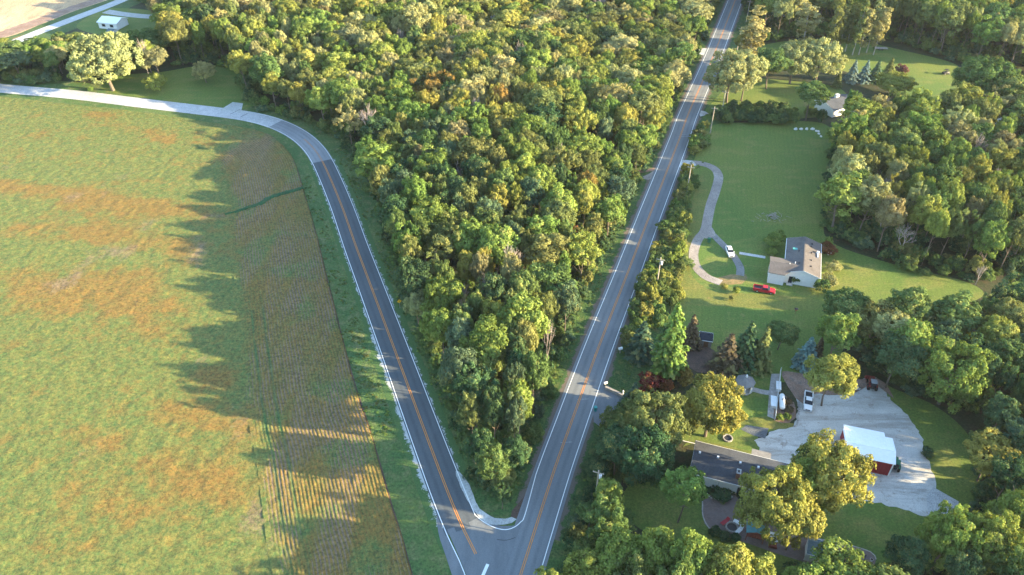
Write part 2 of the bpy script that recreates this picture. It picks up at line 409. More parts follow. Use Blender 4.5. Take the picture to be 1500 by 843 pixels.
LR = [(-260, 105), (-120, 115), (0, 129.5), (106, 139), (209, 151.5), (330, 166), (376, 173.5), (410, 184), (437, 198), (456, 214), (470, 233), (484, 262), (502, 306), (521, 360), (536, 400), (564, 475), (586, 534), (617, 618), (636, 669), (657, 724), (679, 776), (697, 812), (712, 850), (726, 900)]
RR = [(1150, -190), (1112, -90), (1077.3, 0), (1042.7, 88), (1009.3, 165), (994, 207), (952, 315), (918.7, 402), (877.3, 508), (837.3, 618), (813, 686), (788, 763), (762.5, 843), (738, 920), (715, 1000)]
lroad = pxcurve(LR, 2.0); rroad = pxcurve(RR, 2.5)
def road_mesh(name, P, half, mat, z):
    """ribbon with a slight crown, carries the 'lane' attribute"""
    cols = [-half, -half * .5, 0, half * .5, half]; vs = []; lane = []
    for c in cols:
        for p in offs(P, c):
            vs.append((p.x, p.y, z + 0.02 * (1 - abs(c) / half))); lane.append(c)
    n = len(P); fs = []
    for k in range(len(cols) - 1):
        for i in range(n - 1): fs.append((k * n + i, k * n + i + 1, (k + 1) * n + i + 1, (k + 1) * n + i))
    me = bpy.data.meshes.new(name); me.from_pydata(vs, [], fs); me.materials.append(mat)
    a = me.attributes.new('lane', 'FLOAT', 'POINT'); a.data.foreach_set('value', lane)
    o = bpy.data.objects.new(name, me); C.objects.link(o); o['kind'] = 'structure'
    return o
# where the old pale surface of the left road ends and the new asphalt begins and ends
def nearest(P, q):
    return min(range(len(P)), key=lambda i: (P[i] - Vector(q[:2])).length)
i_old = nearest(lroad, at(471, 236)); i_new = nearest(lroad, at(682, 782))
WL = 3.35
sheet_edges = [(600, 640)]
ribbon('grass_verge', rroad, -14, 14, M['rough_grass'], 0.006)
ribbon('grass_verge', lroad, -13.0, 11.0, M['verge'], 0.010)
i_mid = nearest(lroad, at(404, 183))
o = road_mesh('road', lroad[:i_mid + 1], WL + .35, M['old_road'], 0.05)
mid_r = road_mesh('road', lroad[i_mid:i_old + 1], WL + .35, M['asphalt_mid'], 0.05)
left_new = road_mesh('road', lroad[i_old:i_new + 1], WL + .35, M['asphalt_new'], 0.05)
right_r = road_mesh('road', rroad, WL + .75, M['asphalt'], 0.056)
# the mouth of the junction
jx = sheet('road_junction', [(655, 776), (670, 811), (686, 850), (700, 900), (730, 940), (790, 850), (800, 780), (786, 735), (775, 752), (768, 762), (758, 769), (748, 771), (735, 771), (720, 768), (709, 763), (703, 757), (690, 764), (676, 770)], M['asphalt'], 0.062, smooth=False)
# widened shoulder on the left of the junction
sheet('road_shoulder', [(640, 744), (652, 778), (672, 822), (690, 868), (706, 905), (700, 930), (676, 880), (664, 848), (652, 812), (642, 780)], M['asphalt'], 0.046)
def line(P, d, wd, mat, z, parent, name):
    o = ribbon(name, P, d - wd / 2, d + wd / 2, mat, z, parent); return o
# white and yellow markings
i_e = nearest(lroad, at(694, 806)); i_y0 = nearest(lroad, at(380, 173))
line(lroad[i_old - 22:], -WL, .17, M['white_line'], 0.071, left_new, 'edge_line')
i_cs = nearest(lroad, at(681, 742)) - 6
line(lroad[i_old - 22:i_cs], WL, .17, M['white_line'], 0.070, left_new, 'edge_line')
for s in (-.17, .17):
    line(lroad[i_mid + 8:i_old + 1], s, .10, M['yellow_line'], 0.082, mid_r, 'centre_line')
    line(lroad[i_old:i_e + 1], s, .15, M['yellow_line'], 0.082, left_new, 'centre_line')
    line(rroad, s, .15, M['yellow_line'], 0.084, right_r, 'centre_line')
i_r0 = nearest(rroad, at(800, 730)) - 1
line(rroad, WL, .17, M['white_line'], 0.070, right_r, 'edge_line')
line(rroad[:i_r0], -WL, .17, M['white_line'], 0.070, right_r, 'edge_line')
a = offs(lroad, WL)[i_cs - 1]; b_ = offs(rroad, -WL)[i_r0 - 1]
curve = catmull([a] + [at(*p).xy for p in [(692, 746), (699, 757), (710, 766), (725, 773.5), (740, 776.5), (753, 773), (763, 765), (769, 754.5)]] + [b_], .6)
ribbon('edge_line', curve, -.085, .085, M['white_line'], 0.074, jx)
# stop bar
A, B = at(714.5, 827), at(702, 856); d = (B - A).normalized(); nn = Vector((-d.y, d.x, 0)) * .3
MB().add([(*(A + nn).xy, .08), (*(A - nn).xy, .08), (*(B - nn).xy, .08), (*(B + nn).xy, .08)], [(0, 1, 2, 3)]).build('stop_line', M['white_line'], jx)
# skid marks, tar seams
ribbon('tyre_mark', pxcurve([(728, 791), (742, 792), (755, 788)], .5), -.06, .06, M['tar'], .085, jx)
for q in [((337, 168), (352, 160.5)), ((352, 172), (364, 166))]:
    ribbon('crack', pxcurve(q, .5), -.12, .12, M['tar'], .078, o)
# lighter tar-sealed seams on the right road
for y in (46, 66, 138, 197, 200, 585, 648):
    P_ = pxcurve([(1077.3 - .3828 * y - 8, y + 1), (1077.3 - .3828 * y + 9, y)], 1)
    ribbon('sealed_crack', P_, -.05, .05, M['concrete'], .0735 + .0012, right_r)
# gravel edges of the left road, ragged on the outside
def edgemat(name, gravel, grass, amt):
    """gravel that breaks up into the grass away from the road; 'edge' runs 0 at the asphalt to 1 outside"""
    m, nt, b = newmat(name); e = N(nt, 'ShaderNodeAttribute', attribute_name='edge').outputs['Fac']
    n1 = noise(nt, .45, 3, .6); n2 = noise(nt, 2.6, 5, .85)
    s1 = N(nt, 'ShaderNodeMath', operation='MULTIPLY_ADD'); nt.links.new(n1, s1.inputs[0]); s1.inputs[1].default_value = 1.6; s1.inputs[2].default_value = amt - 1.55
    s2 = N(nt, 'ShaderNodeMath', operation='MULTIPLY_ADD'); nt.links.new(n2, s2.inputs[0]); s2.inputs[1].default_value = 1.5; nt.links.new(s1.outputs[0], s2.inputs[2])
    s3 = N(nt, 'ShaderNodeMath', operation='SUBTRACT'); nt.links.new(s2.outputs[0], s3.inputs[0]); nt.links.new(e, s3.inputs[1])
    f = noise(nt, 6, 3, .8); gc = mix(nt, ramp(nt, f, .3, .7), tuple(c * .75 for c in gravel), tuple(c * 1.2 for c in gravel)); gg = mix(nt, ramp(nt, n2, .3, .7), tuple(c * .6 for c in grass), tuple(c * 1.4 for c in grass))
    nt.links.new(mix(nt, ramp(nt, s3.outputs[0], -.06, .10), gg, gc), b.inputs['Base Color']); b.inputs['Roughness'].default_value = .9; bump(nt, b, n2, .05); return m
def ragged(name, P, width, mat, z, side=1):
    Q = catmull(P, 1.0); n = len(Q); vs = []; ed = []
    for k in range(4):
        for p in offs(Q, (WL + .3 + width * k / 3) * side): vs.append((p.x, p.y, z)); ed.append(k / 3)
    o = attr_mesh(name, np.array(vs), np.array([(k * n + i, k * n + i + 1, (k + 1) * n + i + 1, (k + 1) * n + i) for k in range(3) for i in range(n - 1)]), dict(edge=np.array(ed)), mat)
    o['kind'] = 'structure'; return o
M['edge_white'] = edgemat('shoulder_gravel', (.42, .425, .41), (.06, .115, .035), .10); M['edge_wide'] = edgemat('shoulder_gravel_wide', (.42, .425, .41), (.06, .115, .035), .30)
M['edge_dirt'] = edgemat('shoulder_dirt', (.13, .105, .085), (.045, .09, .025), .7)
i_m = nearest(lroad, at(657, 724)); i_u = nearest(lroad, at(564, 475))
ragged('gravel_shoulder', lroad[i_old:i_u + 1], 1.5, M['edge_white'], .030, -1)
ragged('gravel_shoulder', lroad[i_u:i_m + 6], 2.0, M['edge_wide'], .030, -1)
ragged('gravel_shoulder', lroad[i_old:nearest(lroad, at(655, 718))], 1.8, M['edge_white'], .030, 1)
ragged('dirt_shoulder', rroad[:nearest(rroad, at(776, 796))], 2.0, M['edge_dirt'], .026, 1)
ragged('dirt_shoulder', rroad[:nearest(rroad, at(790, 755))], 1.9, M['edge_dirt'], .026, -1)
sheet('gravel_apron', [(668, 690), (681, 700), (691, 720), (699, 740), (711, 752.5), (725, 760), (740, 760), (750, 757.5), (756, 761), (750, 766), (732, 770), (714, 768), (700, 756), (686, 735), (672, 708)], M['white_gravel'], .0660, step=.8, rag=.12)
sheet('dirt_shoulder', [(757, 760), (768, 745), (780, 715), (788, 690), (782, 700), (766, 730), (750, 748), (748, 757)], M['mulch'], .030)
# aprons and turn-outs
sheet('gravel_apron', [(320, 163), (341, 150), (356, 152), (353, 166)], M['white_gravel'], .078, smooth=False)
sheet('gravel_apron', [(1012, 72), (1022, 70), (1040, 73), (1036, 82), (1026, 80)], M['white_gravel'], .04, rag=.15)
sheet('gravel_apron', [(1025, 162), (1034, 164), (1038, 167), (1026, 171)], M['gravel'], .04, rag=.15)
sheet('gravel_apron', [(938, 262), (950, 255), (962, 250), (962, 256), (950, 264)], M['dirt_drive'], .04, rag=.15)
ribbon('gravel_path', pxcurve([(962, 248), (948, 250), (930, 252), (905, 249)], 1), -.9, .9, M['needles'], .036)
# country lane, barn yard and stubble field at the top left
far_lane = pxcurve([(-260, 115), (-120, 92), (0, 68), (60, 46), (110, 27), (150, 12), (175, 2), (230, -22), (330, -60)], 3)
ribbon('grass_verge', far_lane, -12, 9, M['rough_grass'], .014)
ribbon('country_lane', far_lane, -3.0, 3.0, M['old_road'], .030)
ribbon('farm_drive', pxcurve([(155, 17), (180, 21), (208, 24), (240, 26)], 2), -2.6, 2.6, M['concrete'], .034)
sheet('stubble_field', [(-400, 90), (-150, 82), (0, 57), (60, 36), (108, 17), (150, 3), (168, -5), (230, -40), (300, -100), (-100, -140), (-500, -100)], M['stubble'], .018)
sheet('bare_soil', [(20, 56), (45, 50), (50, 53), (24, 61)], M['bare_soil'], .022)
sheet('plough_strip', [(0, 56.5), (60, 35.5), (108, 16), (150, 2), (150, -4), (105, 9), (56, 27), (0, 47)], M['needles'], .022, rag=.5)
# lawns
sheet('lawn', [(112, 40), (135, 22), (165, 12), (235, 20), (232, 50), (200, 56), (150, 52)], M['lawn'], .024)
sheet('lawn', [(150, 132), (170, 112), (235, 106), (300, 96), (352, 100), (366, 120), (366, 158), (300, 158), (215, 144)], M['lawn'], .020)
sheet('lawn', [(1040, 186), (1100, 180), (1207, 182), (1222, 230), (1215, 300), (1212, 350), (1300, 385), (1420, 415), (1430, 440), (1300, 460), (1240, 480), (1230, 520), (1150, 560), (1040, 545), (985, 500), (985, 440), (1002, 380), (1000, 330), (1012, 262), (1020, 225)], M['lawn'], .020)
sheet('lawn', [(1044, 150), (1085, 118), (1150, 118), (1230, 130), (1240, 160), (1200, 172), (1040, 176)], M['lawn'], .022)
sheet('lawn', [(1110, 70), (1180, 58), (1260, 62), (1330, 76), (1400, 95), (1410, 120), (1440, 150), (1400, 162), (1330, 150), (1290, 125), (1220, 100), (1150, 90)], M['lawn'], .024)
sheet('lawn', [(1440, 445), (1470, 420), (1520, 405), (1600, 400), (1600, 440), (1500, 450)], M['lawn'], .022)
sheet('lawn', [(1280, 555), (1310, 570), (1370, 595), (1420, 640), (1435, 700), (1420, 745), (1370, 720), (1352, 650), (1330, 612), (1296, 582)], M['lawn'], .022)
sheet('lawn', [(1190, 705), (1260, 725), (1360, 750), (1400, 770), (1360, 830), (1300, 860), (1180, 850), (1040, 812), (930, 770), (915, 720), (960, 690), (1010, 720), (1100, 760)], M['lawn'], .024)
sheet('lawn', [(990, 640), (1010, 600), (1060, 560), (1128, 548), (1132, 615), (1165, 622), (1158, 630), (1130, 632), (1110, 640), (1116, 668), (1040, 652)], M['lawn'], .026)
sheet('sunlit_lawn', [(1060, 620), (1124, 610), (1150, 618), (1166, 622), (1160, 630), (1130, 629), (1095, 622), (1080, 628)], M['lawn_sunlit'], .032)  # sunlit edge of the grass, painted as a warmer sheet
sheet('sunlit_lawn', [(1000, 655), (1018, 644), (1060, 653), (1112, 664), (1112, 668), (1060, 658), (1015, 650)], M['lawn_sunlit'], .033)  # orange sunlight on the grass, put into the sheet's colour
sheet('sunlit_lawn', [(1002, 330), (1012, 300), (1030, 250), (1046, 262), (1038, 300), (1028, 330), (1012, 360), (1012, 400), (1040, 425), (1080, 430), (1130, 432), (1200, 440), (1190, 455), (1080, 450), (1000, 440), (1002, 380)], M['lawn_sunlit'], .033)  # sun falling along hedge and loop, painted in a warmer grass tone
# driveway loop
drv = pxcurve([(994, 240), (1004, 238.7), (1026.7, 240), (1045, 246.7), (1052.5, 258.7), (1049, 277), (1041, 301), (1036, 325), (1034, 338)], 1)
ribbon('driveway', drv, -1.5, 1.5, M['dirt_drive'], .052)
sheet('driveway', [(996, 246), (994, 235), (1006, 235), (1014, 236), (1020, 243), (1008, 244)], M['white_gravel'], .060)
ribbon('driveway', pxcurve([(1034, 334), (1030, 342), (1022, 352), (1016, 370.7), (1019, 389), (1033, 405), (1056, 414.7)], 1), -1.35, 1.35, M['dirt_drive'], .056)
ribbon('driveway', pxcurve([(1034, 334), (1044, 344), (1061, 361), (1074.7, 376), (1084, 392), (1084, 404)], 1), -1.1, 1.1, M['spur'], .048)
sheet('driveway', [(1028, 332), (1041, 332), (1048, 345), (1036, 350), (1024, 348)], M['dirt_drive'], .060)
sheet('bare_soil', [(1050, 410), (1062, 404), (1092, 402), (1094, 409), (1086, 416), (1056, 418)], M['bare_soil'], .044, rag=.2)
ribbon('garden_path', pxcurve([(1083, 371), (1121, 377.5)], 1), -.6, .6, M['concrete'], .05)
# gravel yard
sheet('gravel_yard', [(1150, 545), (1200, 556), (1232, 566), (1250, 560), (1262, 556), (1278, 553), (1291, 562), (1300, 580), (1318, 598), (1336, 618), (1350, 640), (1353, 662), (1366, 690), (1371, 712), (1374, 735), (1358, 756), (1330, 748), (1290, 738), (1262, 733), (1240, 728), (1180, 706), (1140, 700), (1126, 688), (1114, 662), (1106, 645), (1120, 641), (1128, 632), (1146, 629), (1162, 625), (1167, 610), (1168, 590), (1160, 570)], M['yard'], .040, rag=.32, step=.8)
sheet('pine_needle_bed', [(1146, 545), (1200, 552), (1262, 556), (1280, 552), (1296, 562), (1310, 585), (1296, 574), (1278, 562), (1255, 575), (1225, 580), (1190, 578), (1186, 598), (1172, 590), (1160, 575)], M['needles'], .046, rag=.15)
sheet('concrete_slab', [(1357, 727), (1367, 714), (1404, 735), (1404, 751), (1389, 754), (1359, 752)], M['concrete'], .052, smooth=False)
sheet('asphalt_pad', [(1085, 629.5), (1093, 623), (1126, 628), (1121, 643), (1102, 638)], M['pad'], .052, smooth=False)
sheet('paved_path', [(1130, 548), (1142, 548), (1136, 615), (1124, 610), (1126, 585), (1127, 570)], M['stone'], .042, smooth=False)
ribbon('stone_path', pxcurve([(1092, 573), (1103, 571), (1114, 574), (1127, 576)], .8), -.75, .75, M['stone'], .046)
sheet('mulch_bed', [(1138, 585), (1150, 580), (1163, 590), (1166, 612), (1156, 620), (1134, 616)], M['needles'], .044)
sheet('mulch_bed', [(1005, 512), (1030, 506), (1052, 520), (1060, 545), (1020, 545), (1005, 530)], M['mulch'], .038)
sheet('entrance_drive', [(885, 566), (918, 583), (960, 600), (940, 612), (905, 608), (878, 625), (868, 606)], M['asphalt'], .052, rag=.1)
sheet('patio', [(1029, 735), (1050, 722), (1077, 726), (1097, 754), (1126, 764), (1145, 779), (1192, 789), (1232, 796), (1275, 809), (1283, 820), (1279, 838), (1261, 843), (1211, 834), (1174, 822.5), (1134, 810), (1097, 797), (1041, 777), (1030, 758)], M['pavers'], .040)
ribbon('patio_kerb', pxcurve([(1192, 789), (1232, 796), (1275, 809), (1283, 820)], .8), -.12, .12, M['stone'], .09)
ribbon('patio_kerb', pxcurve([(1029, 735), (1030, 758), (1041, 777), (1052, 783)], .8), -.12, .12, M['stone'], .09)
ribbon('patio_kerb', pxcurve([(1000, 646), (1060, 660), (1117, 670)], .8), -.1, .1, M['white_stone'], .05)

# ------------------------------------------------------------------ bean field
edge_px = [(640, 960), (622, 900), (605, 843), (591, 790), (575, 740), (558, 680), (540, 620), (523, 570), (506, 510), (491, 450), (478, 400), (466, 350), (453, 305), (444, 275), (437, 250), (425, 225), (405, 205), (385, 194), (350, 186), (300, 179), (200, 164), (100, 153), (0, 142), (-150, 128), (-300, 112)]
EDGE = pxcurve(edge_px, .55)
HW = 24.5                              # depth of the headland with its rows along the edge
def patches(X, Y, seed=11):
    """how ripe (orange) the beans are, from broad natural bands and spots"""
    Xr = X * math.cos(.12) + Y * math.sin(.12); Yr = -X * math.sin(.12) + Y * math.cos(.12)
    a = fbm(Xr / 3.2, Yr, 11, seed, 4)
    b = fbm(X, Y, 5, seed + 9, 3)
    r = (a - .5) * .9 + (b - .5) * .8 + (fbm(X, Y, 2.0, seed + 20, 2) - .5) * .7
    spots = [((-20, 268), (120, 290), 5, .9), ((120, 290), (320, 318), 4.5, 1.0), ((30, 335), (150, 348), 5, .8), ((150, 348), (270, 365), 4, .8),
             ((60, 430), (200, 420), 9, .8), ((170, 425), (230, 470), 9, .9), ((0, 400), (100, 425), 8, .6), ((300, 545), (330, 560), 5, .9),
             ((270, 605), (370, 630), 5, .9), ((120, 640), (150, 655), 4, .6), ((100, 720), (150, 735), 5, .6), ((240, 680), (330, 700), 4, .7),
             ((200, 750), (260, 765), 6, .55), ((80, 800), (120, 810), 4, .5), ((260, 715), (400, 745), 4, .6), ((230, 205), (330, 215), 3, .9), ((150, 170), (210, 200), 5, .7),
             ((170, 300), (330, 360), 12, .4), ((240, 188), (340, 206), 4, .5)]
    for p, q, wd, am in spots:
        A, B = at(*p), at(*q); dx, dy = B.x - A.x, B.y - A.y; L2 = dx * dx + dy * dy
        t = np.clip(((X - A.x) * dx + (Y - A.y) * dy) / L2, 0, 1)
        D = np.hypot(X - A.x - t * dx, Y - A.y - t * dy)
        r = r + .78 * am * np.exp(-(D / wd) ** 2)
    return np.clip(.01 + r, 0, 1)
def soilspots(X, Y):
    """purplish bare ground showing through by the old wash line"""
    so_ = 0 * X; w_ = fbm(X, Y, 4, 60, 3)
    for p, q_, wd, am in [((300, 318), (345, 318), 3.2, .6), ((285, 345), (310, 365), 5, .5), ((255, 370), (300, 385), 4, .4), ((375, 570), (385, 600), 8, .5), ((340, 640), (385, 700), 7, .35), ((200, 178), (330, 192), 5, .35), ((430, 740), (400, 760), 5, .4)]:
        A, B = at(*p), at(*q_); t = np.clip(((X - A.x) * (B.x - A.x) + (Y - A.y) * (B.y - A.y)) / ((B - A).length ** 2), 0, 1)
        so_ = so_ + am * np.exp(-(np.hypot(X - A.x - t * (B.x - A.x), Y - A.y - t * (B.y - A.y)) / wd) ** 2)
    return so_ * (.15 + .8 * w_)
def fieldmat():
    m, nt, b = newmat('bean_leaves')
    A = lambda n: N(nt, 'ShaderNodeAttribute', attribute_name=n).outputs['Fac']
    gr = mix(nt, ramp(nt, noise(nt, .12, 4, .6), .35, .65), (0.058, 0.116, 0.034), (0.084, 0.130, 0.038))
    gr = mix(nt, ramp(nt, noise(nt, .9, 5, .85), .37, .60), gr, (0.148, 0.140, 0.038))
    ye = mix(nt, ramp(nt, noise(nt, 1.1, 4, .8), .38, .66), (0.135, 0.112, 0.032), (0.205, 0.115, 0.030))
    n = noise(nt, .9, 5, .8)
    ad = N(nt, 'ShaderNodeMath', operation='ADD'); nt.links.new(A('ripe'), ad.inputs[0]); nt.links.new(n, ad.inputs[1])
    col = mix(nt, ramp(nt, ad.outputs[0], .68, 1.25), gr, ye)
    ad2 = N(nt, 'ShaderNodeMath', operation='ADD'); nt.links.new(A('soil'), ad2.inputs[0]); nt.links.new(noise(nt, 1.6, 4, .8), ad2.inputs[1])
    col = mix(nt, ramp(nt, ad2.outputs[0], .8, 1.15), col, (0.175, 0.125, 0.085))
    col = mix(nt, A('lush'), col, (0.035, 0.105, 0.035))
    f = noise(nt, 1.5, 5, .9)
    d = mix(nt, ramp(nt, f, .36, .64), (0.36, 0.42, 0.45), (1.6, 1.5, 1.42))
    x = N(nt, 'ShaderNodeMix', data_type='RGBA', blend_type='MULTIPLY'); x.inputs[0].default_value = 1
    nt.links.new(col, x.inputs[6]); nt.links.new(d, x.inputs[7]); nt.links.new(x.outputs[2], b.inputs['Base Color'])
    b.inputs['Roughness'].default_value = .9; bump(nt, b, f, .22)
    return m
M['beans'] = fieldmat()
# headland: rows follow the edge of the field (left of the direction of travel is inside)
na = len(EDGE); EA = np.array([(p.x, p.y) for p in EDGE]); T = np.gradient(EA, axis=0); T /= np.linalg.norm(T, axis=1)[:, None]
NR = np.stack([-T[:, 1], T[:, 0]], 1)
ROW = .76; dd = np.arange(0, HW + .01, ROW / 6); nd = len(dd)
wob = fbm(np.arange(na) * .5, np.zeros(na), 9, 77, 2) * .8
XX = EA[:, None, 0] + NR[:, None, 0] * (dd[None, :] + wob[:, None] * 0.6); YY = EA[:, None, 1] + NR[:, None, 1] * (dd[None, :] + wob[:, None] * 0.6)
pxl = proj(Vector((0, 0, 0)))
sfade = np.clip((np.arange(na) * .5 < 1e9) * 1.0, 0, 1)
i_f0 = int(np.argmin([(p - at(340, 184).xy).length for p in EDGE])); i_f1 = int(np.argmin([(p - at(405, 205).xy).length for p in EDGE]))
sfade = np.clip((i_f0 - np.arange(na)) / max(1, i_f0 - i_f1), 0, 1) if i_f0 > i_f1 else np.clip((np.arange(na) - i_f0) / 60, 0, 1)
dfade = np.clip((HW - dd) / 4.0, 0, 1)
rowamp = sfade[:, None] * dfade[None, :]
rw = np.cos(2 * PI * dd / ROW)[None, :]
lump = fbm(XX, YY, 1.4, 5, 2)
zz = .42 + rowamp * .055 * rw * (0.6 + .8 * lump) + (lump - .5) * .28
zz[:, 0] = .02; zz[:, 1] = np.maximum(zz[:, 1] * .7, .1)
zz[:, -1] = .30
gap = fbm(XX * 1.0, YY / 4.0, 3.6, 21, 3)
soil = rowamp * (np.clip(-rw, -.5, 1) * .75 + (gap - .5) * 1.9 - .04) + soilspots(XX, YY) * (1 - rowamp)
ripe = patches(XX, YY) * (1 - .45 * rowamp) + rowamp * (.60 + .12 * rw)
along = np.arange(na)[:, None] * .55 + 0 * dd[None, :]
i_t = int(np.argmin([(p - at(478, 400).xy).length for p in EDGE]))
low = np.clip((i_t - np.arange(na)) / 20, 0, 1)[:, None]
trk = np.exp(-((dd - 20.8) / .38) ** 2)[None, :] + .9 * np.exp(-((dd - 17.9) / .38) ** 2)[None, :]
lush = np.clip(trk * low * (.1 + .95 * fbm(along, dd[None, :] * 0, 6, 3, 3)), 0, 1)
i_g0, i_g1 = int(np.argmin([(p - at(600, 830).xy).length for p in EDGE])), 0
gspot = np.clip((fbm(XX, YY, 9, 41, 3) - .56) * 6, 0, .75)
ripe = np.clip(ripe, 0, 1); lush = np.clip(lush + 0 * gspot, 0, 1); ripe = ripe * (1 - gspot * .9)
V = np.stack([XX, YY, zz], -1).reshape(-1, 3)
ii, jj = np.meshgrid(np.arange(na - 1), np.arange(nd - 1), indexing='ij'); q = ii * nd + jj
F = np.stack([q, q + nd, q + nd + 1, q + 1], -1).reshape(-1, 4)
o = attr_mesh('crop_rows', V, F, dict(ripe=ripe, soil=soil, lush=lush), M['beans'])
tag(o, 'browning bean rows along the field edge beside the left road', 'crop rows', kind='stuff')
# interior of the field
inner = [(p.x, p.y) for p in offs(EDGE, HW - 1.6)]
poly = inner + [(-420, 420), (-420, 40)]
xs = np.arange(-230, 20, .62); ys = np.arange(45, 345, .62)
X, Y = np.meshgrid(xs, ys, indexing='ij'); ok = inpoly(X, Y, poly)
fx = np.abs(X) / np.maximum(Y * CT + CAM_H * ST, 1) * FPX < 830
ok &= fx
lump = fbm(X, Y, 1.7, 15, 2)
Z = .37 + (lump - .5) * .26 + (fbm(X, Y, 1.25, 16, 1) - .5) * .22
gp = fbm(X, Y / 1.5, 10, 31, 4)
nx, ny = X.shape; q = (np.arange(nx - 1)[:, None] * ny + np.arange(ny - 1)[None, :])
keep = (ok[:-1, :-1] & ok[1:, :-1] & ok[:-1, 1:] & ok[1:, 1:])
q = q[keep]; F = np.stack([q, q + ny, q + ny + 1, q + 1], -1)
used = np.unique(F); rem = np.full(nx * ny, -1); rem[used] = np.arange(len(used)); F = rem[F]
Vv = np.stack([X, Y, Z], -1).reshape(-1, 3)[used]
so_ = np.clip((gp - .62) * 2.2, 0, .5)
so_ = so_ + soilspots(X, Y)
o = attr_mesh('bean_crop', Vv, F, dict(ripe=patches(X, Y).ravel()[used], soil=so_.ravel()[used], lush=np.zeros(len(used))), M['beans'])
tag(o, 'wide bean field turning from green to orange left of the roads', 'crop field', kind='stuff')
# soil under the crop
sheet('field_soil', edge_px + [(-900, 200), (-900, 1400), (500, 1400)], M['mulch'], .016, smooth=False)
# grassed waterway across the rows
ww = pxcurve([(330, 316), (350, 311), (366, 305.5), (380, 301), (396, 292), (415, 285), (432, 281), (444, 277)], .5)
n = len(ww); vs = []; rr = random.Random(4)
prof = [(-1.0, .42), (-.6, .66), (0, .76), (.6, .66), (1.0, .42)]
for c, z in prof:
    for i, p in enumerate(offs(ww, [c * (rr.uniform(.7, 1.25) * (.55 + .45 * min(1, i / n * 2.2))) for i in range(n)])): vs.append((p.x, p.y, z + rr.uniform(-.1, .15)))
o = MB().add(vs, [(k * n + i, k * n + i + 1, (k + 1) * n + i + 1, (k + 1) * n + i) for k in range(4) for i in range(n - 1)]).build('waterway_grass', M['crop_dark'])
tag(o, 'dark green strip of tall grass crossing the crop rows', 'grass', kind='stuff')
#@@TREES
# ------------------------------------------------------------------ trees
def mesh_quads(name, V, var, mat):
    """V: (n,4,3) quads, var: (n,)"""
    n = len(V); me = bpy.data.meshes.new(name)
    me.vertices.add(n * 4); me.vertices.foreach_set('co', V.reshape(-1).astype(np.float32))
    me.loops.add(n * 4); me.loops.foreach_set('vertex_index', np.arange(n * 4, dtype=np.int32))
    me.polygons.add(n); me.polygons.foreach_set('loop_start', np.arange(0, n * 4, 4, dtype=np.int32)); me.polygons.foreach_set('loop_total', np.full(n, 4, np.int32))
    me.update(calc_edges=True)
    a = me.attributes.new('leafvar', 'FLOAT', 'POINT'); a.data.foreach_set('value', np.repeat(var, 4).astype(np.float32))
    me.materials.append(mat); return me
def quads(P, Nn, size, rng, aspect=1.5):
    """leaf quads at P facing Nn with random spin"""
    n = len(P); R = rng.normal(size=(n, 3)); U = np.cross(Nn, R); U /= np.linalg.norm(U, axis=1)[:, None] + 1e-9
    W = np.cross(Nn, U); W /= np.linalg.norm(W, axis=1)[:, None] + 1e-9
    a = (size * aspect / 2)[:, None]; b = (size / 2)[:, None]
    bend = Nn * (size * .18)[:, None]
    return np.stack([P - U * a - bend, P - W * b, P + U * a - bend, P + W * b], 1)
def sph(rng, n, zmin=-1.0):
    z = rng.uniform(zmin, 1, n); a = rng.uniform(0, 2 * PI, n); r = np.sqrt(1 - z * z)
    return np.stack([r * np.cos(a), r * np.sin(a), z], 1)
